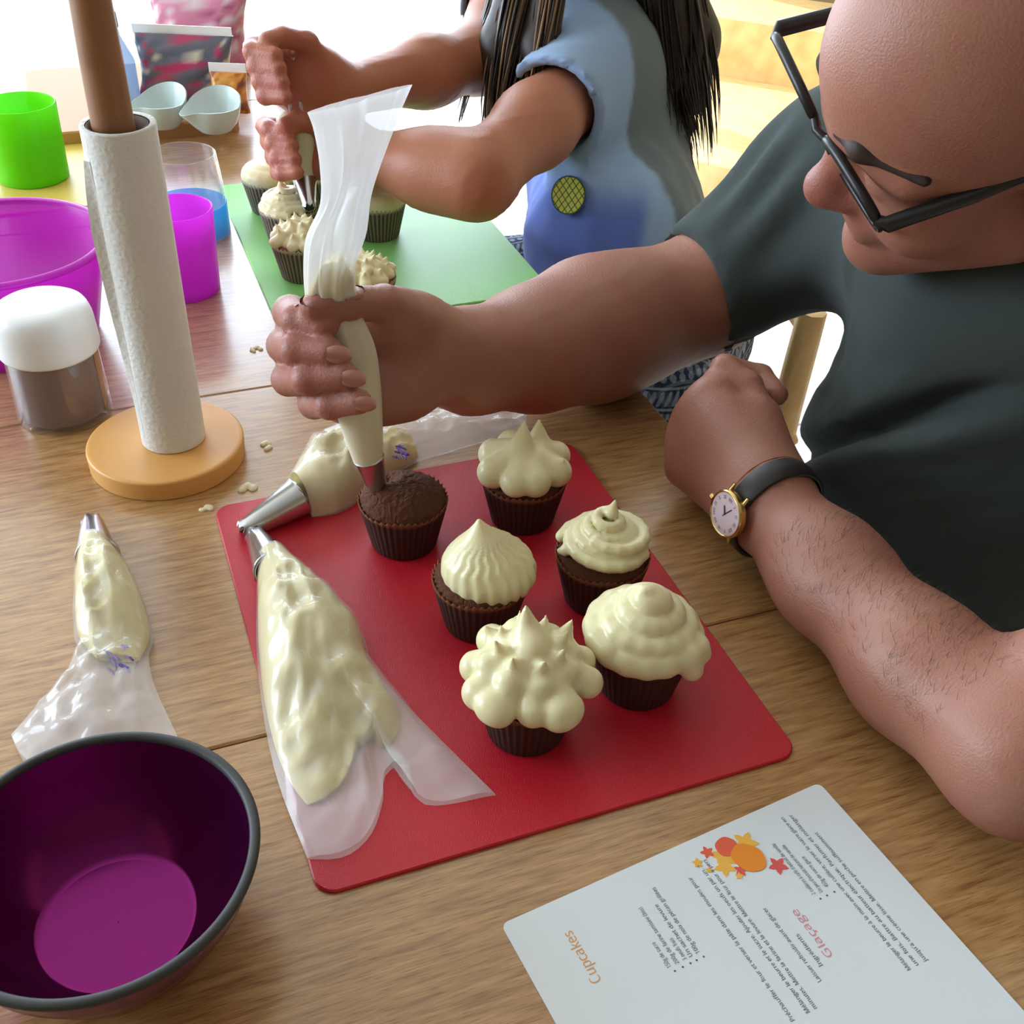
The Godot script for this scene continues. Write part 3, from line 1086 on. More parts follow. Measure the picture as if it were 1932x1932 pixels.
func table_things():
	# kitchen roll on its wooden stand
	mat("turned_wood", srgb(224, 166, 92), 0.45)
	mat("dowel_wood", srgb(150, 104, 68), 0.5)
	var m := mat("paper", srgb(226, 228, 224), 0.85)
	bump(m, noise_tex(0.06, 2, 31, [], 256), 0.05, 14.0)
	mat("card", srgb(150, 138, 122), 0.9)
	var t := thing("paper_towel_holder", "round wooden stand with an upright peg carrying the white paper roll", "roll holder", Vector3(0.0165, T, -0.7660))
	part("base", lathe(soft([Vector2(0.0003, 0), Vector2(0.0595, 0), Vector2(0.0600, 0.0155), Vector2(0.0575, 0.0165), Vector2(0.0003, 0.0165)], 0.0012), 72), mats.turned_wood, t)
	part("peg", lathe(soft([Vector2(0.0003, 0.0165), Vector2(0.0145, 0.0165), Vector2(0.0135, 0.30), Vector2(0.0125, 0.345), Vector2(0.0095, 0.352), Vector2(0.0003, 0.353)], 0.002), 28), mats.dowel_wood, t, Vector3(0.004, 0, 0))
	t = thing("paper_roll", "nearly used-up roll of white kitchen paper standing on the round wooden base", "paper towel", Vector3(0.0232, T + 0.0168, -0.7660))
	var rows := []
	for y in [0.0, 0.001, 0.08, 0.16, 0.235, 0.2445, 0.246]:
		var row := PackedVector3Array()
		for j in 64:
			var a := TAU * j / 64
			var r := 0.0240 + (0.0006 * float(j) / 64 if y > 0.0 else 0.0) + sin(a * 3.0 + y * 8.0) * 0.0003
			r -= 0.0006 if y == 0.0 or y == 0.246 else 0.0
			row.append(Vector3(cos(a) * r, y, sin(a) * r))
		rows.append(row)
	var inner := PackedVector3Array()
	for j in 64:
		inner.append(Vector3(cos(TAU * j / 64) * 0.0205, 0.2455, sin(TAU * j / 64) * 0.0205))
	rows.append(inner)
	part("paper", grid(rows, true), mats.paper, t)
	var flap := []
	for i in 10:
		var row := PackedVector3Array()
		for k in 8:
			var a := PI * (0.93 - 0.07 * k / 7.0) - 0.05
			var r := 0.0246 + 0.006 * pow(1.0 - k / 7.0, 1.4) * smoothstep(0.0, 0.8, i / 9.0) * (1.0 - 0.75 * smoothstep(0.82, 1.0, i / 9.0))
			row.append(Vector3(cos(a) * r, 0.004 + 0.222 * i / 9.0, sin(a) * r))
		flap.append(row)
	part("loose_sheet", grid(flap, false), mats.paper, t)
	part("core", lathe([Vector2(0.0205, 0.01), Vector2(0.0205, 0.2450), Vector2(0.0190, 0.2450), Vector2(0.0190, 0.01)], 40), mats.card, t)
	# sprinkle jar
	mat("white_lid", srgb(238, 240, 240), 0.4)
	mat("cocoa", srgb(96, 62, 52), 0.9)
	mat("caramel_sugar", srgb(176, 116, 60), 0.9)
	clear("clear_plastic", srgb(235, 230, 240), 0.06, 0.04)
	t = thing("shaker_jar", "clear jar of brown sprinkles with a rounded white lid beside the paper roll", "jar", Vector3(-0.0560, T, -0.8580))
	part("jar_wall", lathe(soft(shell(0.0375, 0.0360, 0.062, 0.0016, 0.004), 0.001), 56), mats.clear_plastic, t)
	part("lid", lathe(soft([Vector2(0.034, 0.060), Vector2(0.0385, 0.060), Vector2(0.0392, 0.064), Vector2(0.0380, 0.088), Vector2(0.0345, 0.0985), Vector2(0.024, 0.1020), Vector2(0.0003, 0.1025)], 0.004), 56), mats.white_lid, t)
	var heap := part("contents", lathe(soft([Vector2(0.0003, 0.005), Vector2(0.0345, 0.005), Vector2(0.0340, 0.058), Vector2(0.0003, 0.059)], 0.002), 40), mats.cocoa, t, Vector3.ZERO, "dark brown sprinkles")
	part("caramel_layer", lathe_arc(0.0352, 0.006, 0.059, -0.9, 0.45), mats.caramel_sugar, heap)
	for k in 3:
		var a := 0.4 + TAU * k / 3.0
		part("moulded_rib", tube([Vector3(0, 0.0015, 0), Vector3(cos(a) * 0.035, 0.0015, sin(a) * 0.035)], [0.0008, 0.0008], 6), mats.white_lid, t)
	# purple beakers
	tinted("violet_plastic", srgb(230, 66, 232), 0.80)
	tinted("magenta_plastic", srgb(196, 36, 190), 0.80)
	t = thing("plastic_cup", "translucent violet plastic cup between the paper roll and the green mat", "cup", Vector3(0.0700, T, -1.0565))
	part("cup_wall", lathe(shell(0.0325, 0.0355, 0.086, 0.0022), 56), mats.violet_plastic, t)
	t = thing("plastic_tub", "wide translucent magenta tub behind the jar with the white lid", "tub", Vector3(-0.0880, T, -1.0050))
	part("tub_wall", lathe(shell(0.070, 0.092, 0.094, 0.0025), 64), mats.magenta_plastic, t)
	part("rim", lathe([Vector2(0.0915, 0.0895), Vector2(0.0965, 0.0905), Vector2(0.0970, 0.094), Vector2(0.0920, 0.0955), Vector2(0.0895, 0.0940)], 64), mats.magenta_plastic, t)
	# clear beaker with a blue foot
	tinted("blue_plastic", srgb(60, 170, 230), 0.7)
	t = thing("tumbler", "clear empty tumbler with a blue foot behind the violet cup", "tumbler", Vector3(0.0950, T, -1.1960))
	part("tumbler_wall", lathe(shell(0.0390, 0.0350, 0.088, 0.0018, 0.004, 0.002), 56), mats.clear_plastic, t)
	part("foot", lathe(soft([Vector2(0.0395, 0.0), Vector2(0.0405, 0.001), Vector2(0.0400, 0.034), Vector2(0.0392, 0.035), Vector2(0.0385, 0.001)], 0.001), 56), mats.blue_plastic, t)
	# lime beaker on a yellow mat
	mat("yellow_mat", srgb(226, 196, 92), 0.4)
	var ym := part("baking_mat", slab(round_rect(-0.36, -1.66, 0.0, -1.295, 0.012), 0.0, 0.0025, 0.0008), mats.yellow_mat, self, Vector3(0, T, 0))
	tag(ym, "yellow cutting mat under the lime green beaker", "cutting mat")
	tinted("lime_plastic", srgb(120, 224, 20), 0.9)
	t = thing("plastic_beaker", "lime green plastic beaker standing on the yellow mat", "beaker", Vector3(-0.0620, T + 0.0025, -1.4000))
	part("beaker_wall", lathe(shell(0.040, 0.042, 0.088, 0.0025), 48), mats.lime_plastic, t)
	part("handle", tube([Vector3(-0.040, 0.072, 0), Vector3(-0.062, 0.068, 0), Vector3(-0.068, 0.048, 0), Vector3(-0.060, 0.028, 0), Vector3(-0.039, 0.022, 0)], [0.005, 0.005, 0.005, 0.005, 0.005], 10), mats.lime_plastic, t)
	# purple bowl
	m = mat("purple_metal", srgb(118, 24, 98), 0.17, 0.85)
	mat("dark_rubber", srgb(58, 60, 60), 0.55)
	t = thing("mixing_bowl", "shiny deep purple mixing bowl with a dark grey rim at the table's near end", "bowl", Vector3(-0.0570, T, -0.3545))
	part("bowl_body", lathe([Vector2(0.0003, 0), Vector2(0.034, 0), Vector2(0.040, 0.003), Vector2(0.058, 0.020), Vector2(0.069, 0.042), Vector2(0.0728, 0.060), Vector2(0.0708, 0.060), Vector2(0.067, 0.043), Vector2(0.056, 0.0220), Vector2(0.040, 0.0062), Vector2(0.036, 0.0050), Vector2(0.0003, 0.0048)], 96), mats.purple_metal, t)
	part("rim", lathe([Vector2(0.0700, 0.0585), Vector2(0.0722, 0.0575), Vector2(0.0748, 0.0585), Vector2(0.0752, 0.0605), Vector2(0.0738, 0.0622), Vector2(0.0712, 0.0622), Vector2(0.0700, 0.0605), Vector2(0.0700, 0.0585)], 96), mats.dark_rubber, t)
	# dabs of icing dropped on the table
	mat("dab", srgb(226, 214, 176), 0.35)
	var rng := RandomNumberGenerator.new()
	rng.seed = 4
	for d in [[Vector3(0.0895, 0.74, -0.7567), 0.0042, "tear-shaped dab of icing on the table right of the wooden stand"], [Vector3(0.068, 0.74, -0.7067), 0.0048, "small smear of icing between the wooden stand and the red mat"], [Vector3(0.0343, 0.74, -0.69), 0.0036, "thin scrap of icing in front of the wooden stand"], [Vector3(0.1133, 0.74, -0.9154), 0.0036, "drip of icing on the table left of the man's fist"], [Vector3(0.0891, 0.7425, -0.5914), 0.0016, "tiny icing crumb on the red mat beside the large bag's nozzle"]]:
		var f := Field.new()
		for k in 5:
			f.ell(Vector3(rng.randf_range(-1.2, 1.2), 0.1, rng.randf_range(-1.2, 1.2)) * d[1], Vector3(rng.randf_range(0.5, 1.0), 0.45, rng.randf_range(0.4, 0.8)) * d[1], Basis(Vector3.UP, rng.randf() * 6.0), d[1] * 0.4)
		tag(part("icing_dab", quick(f, d[1] * 0.22), mats.dab, self, d[0]), d[2], "icing", "dropped icing")

func lathe_arc(r: float, y0: float, y1: float, a0: float, a1: float) -> ArrayMesh:
	var rows := []
	for y in [y0, y1]:
		for q in ([0.9, 1.0] if y == y0 else [1.0, 0.9]):
			var row := PackedVector3Array()
			for j in 16:
				var a := lerpf(a0, a1, j / 15.0)
				row.append(Vector3(cos(a) * r * q, y, sin(a) * r * q))
			rows.append(row)
	return grid(rows, false)

# ---------------------------------------------------------------- the recipe
func recipe_sheet():
	mat("laminate", srgb(230, 240, 246), 0.3)
	mat("print_grey", srgb(84, 96, 104), 0.8)
	mat("print_orange", srgb(232, 168, 110), 0.8)
	mat("print_pink", srgb(224, 150, 160), 0.8)
	mat("art_orange", srgb(243, 148, 48), 0.8)
	mat("art_yellow", srgb(244, 190, 80), 0.8)
	mat("art_coral", srgb(232, 104, 76), 0.8)
	mat("art_red", srgb(226, 96, 92), 0.8)
	var t := thing("recipe_sheet", "laminated white recipe sheet printed in grey with an orange pumpkin and autumn leaves", "paper sheet", Vector3(0.36348, T + 0.0004, -0.02125))
	t.basis = Basis(Vector3(-0.11465, 0, -0.99341), Vector3(-0.99341, 0, 0.11465), Vector3.UP)   # x along the lines, y up the page
	var o := round_rect(0, 0, 0.297, 0.2071, 0.004, 4)
	var s := part("sheet", slab(flipped(o), -0.0003, 0.0004, 0.0001), mats.laminate, t)
	s.rotation.x = PI / 2
	var lines := [
		[0.1409, 0.239, 0.2540, "150g de sucre"], [0.1362, 0.239, 0.2736, "200g de farine tamisée (bio)"], [0.1316, 0.239, 0.2520, "3 oeufs frais"], [0.1279, 0.239, 0.2712, "Un sachet de levure"], [0.1236, 0.239, 0.2805, "100g de noix de pécan grillées"],
		[0.1029, 0.190, 0.2771, "Préchauffer le four et verser la pâte dans les moules pour"], [0.0936, 0.190, 0.2810, "Mélanger le beurre et le sucre. Ajouter les oeufs un par un. 3"], [0.0892, 0.190, 0.2828, "minutes. Mettre la farine et la levure. Mettre le four pour 4 pers"], [0.0782, 0.200, 0.2450, "Laisser refroidir avant de glacer"],
		[0.0722, 0.206, 0.2254, "Ingrédients"],
		[0.0490, 0.2399, 0.2747, "2 cuillères à café d'extrait de vanille"], [0.0446, 0.2391, 0.2715, "Un peu d'extrait naturel de vanille"], [0.0396, 0.2404, 0.2610, "450g de sucre glace"],
		[0.0336, 0.185, 0.2864, "Mélanger le beurre à la main avec une cuillère, verser le sucre glace en"], [0.0284, 0.185, 0.2859, "une fois. Battre au batteur électrique. Parfumer et mélanger"], [0.0228, 0.185, 0.2705, "jusqu'à une crème lisse. Mettre en poche suffisamment"]]
	for l in lines:
		printed(t, l[3], l[1], l[2], l[0], 0.0031, mats.print_grey)
	printed(t, "Cupcakes", 0.248, 0.278, 0.1745, 0.0075, mats.print_orange)
	printed(t, "Glaçage", 0.208, 0.2370, 0.0632, 0.0058, mats.print_pink)
	for y in [0.1409, 0.1362, 0.1316, 0.1279, 0.1236, 0.0490, 0.0446, 0.0396]:
		art(t, "printed_bullet", mats.print_grey, round_rect(0.2360, y, 0.2370, y + 0.001, 0.0002, 1), 0.0001)
	art(t, "printed_leaf", mats.art_yellow, leaf(Vector2(0.2805, 0.0795), 0.0085, 2.3, 5), 0.00005)
	art(t, "printed_leaf", mats.art_yellow, leaf(Vector2(0.2745, 0.0835), 0.0065, 3.9, 5), 0.00010)
	art(t, "printed_leaf", mats.art_coral, leaf(Vector2(0.2862, 0.0868), 0.0042, 1.2, 5), 0.00012)
	art(t, "printed_leaf", mats.art_yellow, leaf(Vector2(0.2822, 0.0640), 0.0075, 0.4, 5), 0.00014)
	art(t, "printed_leaf", mats.art_red, leaf(Vector2(0.2690, 0.0770), 0.0040, 4.4, 5), 0.00016)
	art(t, "printed_leaf", mats.art_red, leaf(Vector2(0.2625, 0.0570), 0.0058, 5.2, 5), 0.00018)
	art(t, "printed_leaf", mats.art_yellow, leaf(Vector2(0.2830, 0.0955), 0.0032, 0.9, 5), 0.00020)
	art(t, "printed_leaf", mats.art_yellow, leaf(Vector2(0.2765, 0.0925), 0.0020, 2.0, 5), 0.00020)
	art(t, "printed_leaf", mats.art_yellow, leaf(Vector2(0.2665, 0.0800), 0.0024, 2.0, 5), 0.00020)
	art(t, "printed_gourd", mats.art_coral, oval(Vector2(0.2845, 0.0752), Vector2(0.0062, 0.0066), 0.3), 0.00025)
	art(t, "printed_pumpkin", mats.art_orange, oval(Vector2(0.2735, 0.0685), Vector2(0.0100, 0.0086), 0.5), 0.00030)

func flipped(o: PackedVector2Array) -> PackedVector2Array:
	var q := PackedVector2Array()
	for p in o:
		q.append(Vector2(p.x, -p.y))
	return q

func oval(c: Vector2, r: Vector2, turn: float) -> PackedVector2Array:
	var o := PackedVector2Array()
	for i in 28:
		var a := TAU * i / 28
		o.append(c + (Vector2(cos(a) * r.x, sin(a) * r.y) * (1.0 - 0.05 * pow(cos(a * 2.5), 2.0))).rotated(turn))
	return o

func leaf(c: Vector2, r: float, turn: float, lobes: int) -> PackedVector2Array:
	var o := PackedVector2Array()
	for i in lobes * 4:
		var k: float = [1.0, 0.72, 0.5, 0.74][i % 4]
		o.append(c + Vector2(r * k, 0).rotated(turn + TAU * i / (lobes * 4)))
	return o

func art(t: Node3D, called: String, m: Material, o: PackedVector2Array, z: float):
	var mid := Vector2.ZERO
	for p in o:
		mid += p / o.size()
	var big := PackedVector2Array()
	for p in o:
		big.append((p - mid) * 200.0)
	var a := part(called, slab(flipped(big), 0.0, 0.012, 0.002), m, t, Vector3(mid.x, mid.y, 0.0004 + z))
	a.rotation.x = PI / 2
	a.scale = Vector3.ONE * 0.005

func printed(t: Node3D, text: String, xa: float, xb: float, y: float, high: float, m: Material):
	var tm := TextMesh.new()
	var f := SystemFont.new()
	f.font_names = PackedStringArray(["Droid Sans"])
	tm.font = f
	tm.text = text
	tm.font_size = 20
	tm.pixel_size = high / 20.0
	tm.depth = 0.0
	tm.curve_step = 4.0
	tm.horizontal_alignment = HORIZONTAL_ALIGNMENT_LEFT
	tm.vertical_alignment = VERTICAL_ALIGNMENT_BOTTOM
	var o := part("printed_line", tm, m, t, Vector3(xa, y, 0.00055))
	var w := tm.get_aabb().size.x
	if w > 0.0:
		o.scale = Vector3((xb - xa) / w, 1, 1)

# ---------------------------------------------------------------- people
const HEAD_O := Vector3(0.4234, 1.0328, -0.5355)
const HEAD_L := Vector3(-0.1648, -0.4431, 0.8812)
const HEAD_F := Vector3(-0.8247, -0.4282, -0.3695)
const HEAD_U := Vector3(-0.5410, 0.7876, 0.2949)
var man_field: Field

func face(f: Field, H, l: Vector3, fw: Vector3, u: Vector3, s := 1.0):
	# H turns (left, forward, up) in metres from the point between the eyes into the world
	var b := Basis(l, fw, u)
	f.ell(H.call(0, -0.088, 0.040), Vector3(0.0765, 0.098, 0.084) * s, b, 0.02)
	f.ell(H.call(0, -0.050, -0.030), Vector3(0.060, 0.056, 0.082) * s, b, 0.03)
	for k in [-1.0, 1.0]:
		f.cap(H.call(0, -0.016, -0.104), H.call(k * 0.050, -0.078, -0.066), 0.020 * s, 0.022 * s, 0.03)
		f.cap(H.call(k * 0.010, -0.004, 0.017), H.call(k * 0.050, -0.022, 0.012), 0.0095 * s, 0.0085 * s, 0.014)
		f.ball(H.call(k * 0.044, -0.026, -0.036), 0.021 * s, 0.025)
		f.ball(H.call(k * 0.031, 0.012, -0.004), 0.0165 * s, 0.012, 1)
		f.ell(H.call(k * 0.031, -0.013, -0.005), Vector3(0.0145, 0.0125, 0.0115) * s, b, 0.003)
		f.ball(H.call(k * 0.011, 0.009, -0.039), 0.0085 * s, 0.008)
		f.ell(H.call(k * 0.078, -0.094, -0.012), Vector3(0.008, 0.018, 0.031) * s, Basis(l, fw, u).rotated(u, -0.35 * k), 0.006)
		f.ball(H.call(k * 0.083, -0.093, -0.010), 0.010 * s, 0.008, 1)
	f.cap(H.call(0, -0.002, 0.004), H.call(0, 0.017, -0.030), 0.0085 * s, 0.0105 * s, 0.010)
	f.ball(H.call(0, 0.019, -0.034), 0.0128 * s, 0.008)
	f.ell(H.call(0, -0.002, -0.062), Vector3(0.026, 0.014, 0.020) * s, b, 0.012)
	f.cap(H.call(-0.017, 0.004, -0.066), H.call(0.017, 0.004, -0.066), 0.0050 * s, 0.0050 * s, 0.004)
	f.cap(H.call(-0.015, 0.004, -0.075), H.call(0.015, 0.004, -0.075), 0.0058 * s, 0.0058 * s, 0.004)
	f.ball(H.call(0, -0.004, -0.108), 0.017 * s, 0.014)

func man_head(l: float, fw: float, u: float) -> Vector3:
	return HEAD_O + HEAD_L * l + HEAD_F * fw + HEAD_U * u

func finger(f: Field, ps: Array, r: float, root := 0.006):
	for i in ps.size() - 1:
		var a := r * (1.0 - 0.07 * i)
		f.cap(ps[i], ps[i + 1], a, a * 0.94, root if i == 0 else 0.0022)
		if i > 0:
			f.ball(ps[i], a * 1.05, 0.003)

func nail(t: Node3D, at: Vector3, out: Vector3, along_: Vector3, r: float):
	var y := out.normalized()
	var z := (along_ - y * along_.dot(y)).normalized()
	var rows := []
	for i in 7:
		var row := PackedVector3Array()
		for j in 9:
			var a := (j / 8.0 - 0.5) * 1.7
			var g := i / 6.0
			var w := sin(PI * clampf(g * 0.86 + 0.1, 0.0, 1.0))
			row.append(Vector3(sin(a) * r * 0.78 * pow(w, 0.4), cos(a) * r * 0.98 - 0.0002, (g - 0.5) * r * 1.5))
		rows.append(row)
	var o := part("fingernail", grid(rows, false), mats.nail, t, at - t.position)
	o.basis = Basis(y.cross(z), y, z)

func man():
	var m := mat("skin", Color.WHITE, 0.5)
	m.vertex_color_use_as_albedo = true
	m.subsurf_scatter_enabled = true
	m.subsurf_scatter_strength = 0.03
	bump(m, noise_tex(0.06, 3, 41, [], 512), 0.025, 16.0)
	mat("nail", srgb(176, 120, 106), 0.35)
	m = mat("dark_tee", srgb(50, 60, 58), 0.9)
	m.rim_enabled = true
	m.rim = 0.4
	bump(m, noise_tex(0.25, 2, 43, [], 256), 0.015, 24.0)
	mat("dark_hair", srgb(52, 36, 30), 0.7)
	mat("navy_cloth", srgb(44, 50, 66), 0.9)
	mat("shoe", srgb(60, 48, 40), 0.6)
	mat("black_frame", srgb(24, 25, 27), 0.35)
	clear("spectacle_lens", srgb(215, 235, 225), 0.10, 0.03)
	var t := thing("person", "bald man in dark T-shirt and glasses bending over the plain cupcake with a piping bag", "person", Vector3(0.70, 0, -0.55))
	var H := func(l: float, fw: float, u: float) -> Vector3: return man_head(l, fw, u)
	var b := Field.new()
	# arms, neck and trunk
	b.chain([Vector3(0.1992, 0.862, -0.6584), Vector3(0.2407, 0.8346, -0.6814), Vector3(0.3061, 0.8168, -0.7148), Vector3(0.3744, 0.8044, -0.7515)], [0.0310, 0.0340, 0.0455, 0.0545], 0.02, 0.03)
	b.chain([Vector3(0.3744, 0.8044, -0.7515), Vector3(0.4232, 0.8002, -0.769), Vector3(0.4932, 0.8089, -0.7747), Vector3(0.580, 0.915, -0.740)], [0.0530, 0.0500, 0.0480, 0.058], 0.04, 0.03)
	b.chain([Vector3(0.398, 0.792, -0.505), Vector3(0.402, 0.786, -0.430), Vector3(0.404, 0.787, -0.340), Vector3(0.408, 0.794, -0.262)], [0.0290, 0.0335, 0.0375, 0.0370], 0.02, 0.03)
	b.chain([Vector3(0.408, 0.794, -0.262), Vector3(0.470, 0.835, -0.268), Vector3(0.630, 0.940, -0.370)], [0.0370, 0.0420, 0.0560], 0.03, 0.03)
	b.cap(Vector3(0.640, 0.900, -0.55), Vector3(0.650, 0.62, -0.55), 0.085, 0.095, 0.05)
	b.cap(Vector3(0.590, 0.925, -0.72), Vector3(0.640, 0.940, -0.38), 0.050, 0.050, 0.05)
	b.cap(H.call(0, -0.120, -0.040), Vector3(0.615, 0.985, -0.53), 0.056, 0.062, 0.03)
	# hand that grips the bag, palm towards +z
	b.cap(Vector3(0.2026, 0.8741, -0.6616), Vector3(0.1698, 0.891, -0.6482), 0.0195, 0.0200, 0.02)
	b.cap(Vector3(0.1984, 0.8564, -0.6486), Vector3(0.1567, 0.8539, -0.6323), 0.0205, 0.0200, 0.02)
	b.cap(Vector3(0.1936, 0.8634, -0.6605), Vector3(0.1398, 0.8881, -0.6676), 0.020, 0.0155, 0.02)
	b.cap(Vector3(0.188, 0.8544, -0.6553), Vector3(0.1318, 0.8694, -0.6622), 0.018, 0.0150, 0.02)
	b.cap(Vector3(0.181, 0.8485, -0.6451), Vector3(0.1268, 0.8555, -0.6499), 0.017, 0.0140, 0.02)
	b.cap(Vector3(0.1707, 0.8446, -0.6366), Vector3(0.1322, 0.8475, -0.6315), 0.017, 0.0125, 0.02)
	b.cap(Vector3(0.1858, 0.8866, -0.6584), Vector3(0.1744, 0.9011, -0.641), 0.0195, 0.0165, 0.02)
	finger(b, [Vector3(0.1331, 0.8906, -0.6696), Vector3(0.1058, 0.9074, -0.6567), Vector3(0.1052, 0.9172, -0.6268), Vector3(0.1184, 0.9209, -0.6096)], 0.0116)
	finger(b, [Vector3(0.1251, 0.8718, -0.6628), Vector3(0.0981, 0.8893, -0.6474), Vector3(0.1005, 0.9044, -0.6127), Vector3(0.1179, 0.9086, -0.5968)], 0.0114)
	finger(b, [Vector3(0.1212, 0.858, -0.6502), Vector3(0.0965, 0.8718, -0.6336), Vector3(0.1032, 0.8899, -0.5996), Vector3(0.1246, 0.896, -0.5863)], 0.0110)
	finger(b, [Vector3(0.1287, 0.849, -0.6315), Vector3(0.1088, 0.8608, -0.6167), Vector3(0.114, 0.8751, -0.5897), Vector3(0.1301, 0.8822, -0.5767)], 0.0100)
	finger(b, [Vector3(0.1817, 0.8948, -0.6465), Vector3(0.1626, 0.9173, -0.6321), Vector3(0.135, 0.9295, -0.6167), Vector3(0.1148, 0.9324, -0.6138)], 0.0128, 0.014)
	var rbox := AABB(Vector3(0.1992, 0.862, -0.6584), Vector3.ZERO)
	for p in [Vector3(0.0919, 0.9234, -0.7001), Vector3(0.0698, 0.8305, -0.6321), Vector3(0.2082, 0.9278, -0.6563), Vector3(0.186, 0.835, -0.5882), Vector3(0.1196, 0.9328, -0.5603), Vector3(0.1533, 0.8438, -0.7179)]:
		rbox = rbox.expand(p)
	# the other hand, a loose fist on the table's edge
	b.cap(Vector3(0.398, 0.804, -0.505), Vector3(0.398, 0.826, -0.594), 0.0200, 0.0150, 0.02)
	b.cap(Vector3(0.396, 0.796, -0.505), Vector3(0.389, 0.810, -0.598), 0.0200, 0.0150, 0.02)
	b.cap(Vector3(0.396, 0.786, -0.505), Vector3(0.381, 0.792, -0.594), 0.0200, 0.0145, 0.02)
	b.cap(Vector3(0.398, 0.778, -0.505), Vector3(0.377, 0.772, -0.584), 0.0190, 0.0135, 0.02)
	b.cap(Vector3(0.410, 0.796, -0.515), Vector3(0.420, 0.808, -0.570), 0.0200, 0.0220, 0.02)
	for i in 4:
		var k := i / 3.0
		var a := Vector3(0.398, 0.828, -0.596).lerp(Vector3(0.377, 0.770, -0.586), k)
		var L := [1.0, 1.06, 1.0, 0.84][i] as float
		finger(b, [a, a + Vector3(0.026, 0.002, -0.026) * L, a + Vector3(0.050, -0.003, -0.014) * L, a + Vector3(0.050, -0.004, 0.010) * L], [0.0112, 0.0112, 0.0108, 0.0098][i])
	finger(b, [Vector3(0.412, 0.808, -0.530), Vector3(0.424, 0.822, -0.566), Vector3(0.426, 0.832, -0.592), Vector3(0.416, 0.838, -0.612)], 0.0120, 0.016)
	b.ball(Vector3(0.414, 0.820, -0.600), 0.0170, 0.012)
	var lbox := AABB(Vector3(0.335, 0.74, -0.665), Vector3(0.145, 0.145, 0.155))
	# head
	face(b, H, HEAD_L, HEAD_F, HEAD_U)
	var hbox := AABB(H.call(0, 0, 0), Vector3.ZERO)
	for p in [Vector3(-0.10, 0, 0), Vector3(0.10, 0, 0), Vector3(0, 0.05, 0), Vector3(0, -0.20, 0.02), Vector3(0, -0.02, -0.135), Vector3(0, -0.08, 0.135), Vector3(0, -0.16, 0.10), Vector3(-0.085, -0.10, 0.10), Vector3(0.085, -0.10, 0.10), Vector3(-0.085, -0.18, 0.04), Vector3(0.085, -0.18, 0.04), Vector3(-0.09, -0.11, -0.06), Vector3(0.09, -0.11, -0.06)]:
		hbox = hbox.expand(H.call(p.x, p.y, p.z))
	hbox = hbox.grow(0.012)
	var bb := b.box()
	b.net(0.009, bb, [rbox.grow(-0.003), lbox.grow(-0.003), hbox.grow(-0.003)])
	b.net(0.0026, rbox)
	b.net(0.0030, lbox)
	b.net(0.0033, hbox)
	man_field = b
	var n := FastNoiseLite.new()
	n.seed = 5
	n.frequency = 26.0
	n.fractal_octaves = 3
	var nose := man_head(0, 0.02, -0.034)
	var knuckles := [Vector3(0.1042, 0.9201, -0.6242), Vector3(0.1005, 0.9044, -0.6127), Vector3(0.1032, 0.8899, -0.5996), Vector3(0.40, 0.83, -0.60)]
	var body := field_mesh(b, null, func(p: Vector3, _q: Vector3) -> Color:
		var c := lin(162, 114, 92)
		var red := 0.25 + n.get_noise_3dv(p) * 0.35
		red += 0.9 * exp(-p.distance_squared_to(nose) / 0.0005)
		for q in knuckles:
			red += 0.3 * exp(-p.distance_squared_to(q) / 0.0012)
		return c.lerp(lin(156, 92, 80), clampf(red, 0.0, 0.8)))
	part("body", body, mats.skin, t, -t.position)
	nail(t, Vector3(0.1226, 0.911, -0.5908), Vector3(-0.25, 0.25, 1.0), Vector3(0.93, -0.1, 0.35), 0.0100)
	nail(t, Vector3(0.1287, 0.8987, -0.5808), Vector3(-0.25, 0.25, 1.0), Vector3(0.93, -0.1, 0.35), 0.0096)
	nail(t, Vector3(0.1331, 0.8847, -0.5721), Vector3(-0.25, 0.25, 1.0), Vector3(0.93, -0.1, 0.35), 0.0086)
	arm_hair(t)
	# eyebrows
	for k in [-1.0, 1.0]:
		var br := Field.new()
		br.chain([H.call(k * 0.013, 0.0060, 0.0270), H.call(k * 0.034, -0.001, 0.0315), H.call(k * 0.061, -0.027, 0.0220)], [0.0042, 0.0050, 0.0036], 0.006, 0.010)
		part("eyebrow", quick(br, 0.0016), mats.dark_hair, t, -t.position)
	# T-shirt
	var s := Field.new()
	s.cap(Vector3(0.652, 0.895, -0.565), Vector3(0.668, 0.660, -0.545), 0.134, 0.122, 0.05)
	s.ball(Vector3(0.604, 0.722, -0.560), 0.112, 0.06)
	s.cap(Vector3(0.592, 0.925, -0.725), Vector3(0.645, 0.940, -0.38), 0.068, 0.068, 0.07)
	s.cap(Vector3(0.592, 0.915, -0.735), Vector3(0.479, 0.8046, -0.777), 0.072, 0.0585, 0.05)
	s.cap(Vector3(0.640, 0.935, -0.365), Vector3(0.545, 0.880, -0.310), 0.068, 0.060, 0.05)
	s.cap(Vector3(0.618, 0.975, -0.53), Vector3(0.640, 0.940, -0.53), 0.062, 0.08, 0.05)
	s.cap(Vector3(0.5005, 0.8121, -0.7744), Vector3(0.4117, 0.7993, -0.7661), 0.0535, 0.056, 0.003, 1)
	s.ball(Vector3(0.4906, 0.8073, -0.7745) + (Vector3(0.4117, 0.7993, -0.7661) - Vector3(0.5005, 0.8121, -0.7744)).normalized() * 0.150, 0.150, 0.002, 1)
	s.cap(Vector3(0.545, 0.880, -0.310), Vector3(0.430, 0.810, -0.262), 0.052, 0.055, 0.003, 1)
	s.cap(Vector3(0.518, 0.864, -0.296), Vector3(0.40, 0.790, -0.262), 0.085, 0.12, 0.003, 1)
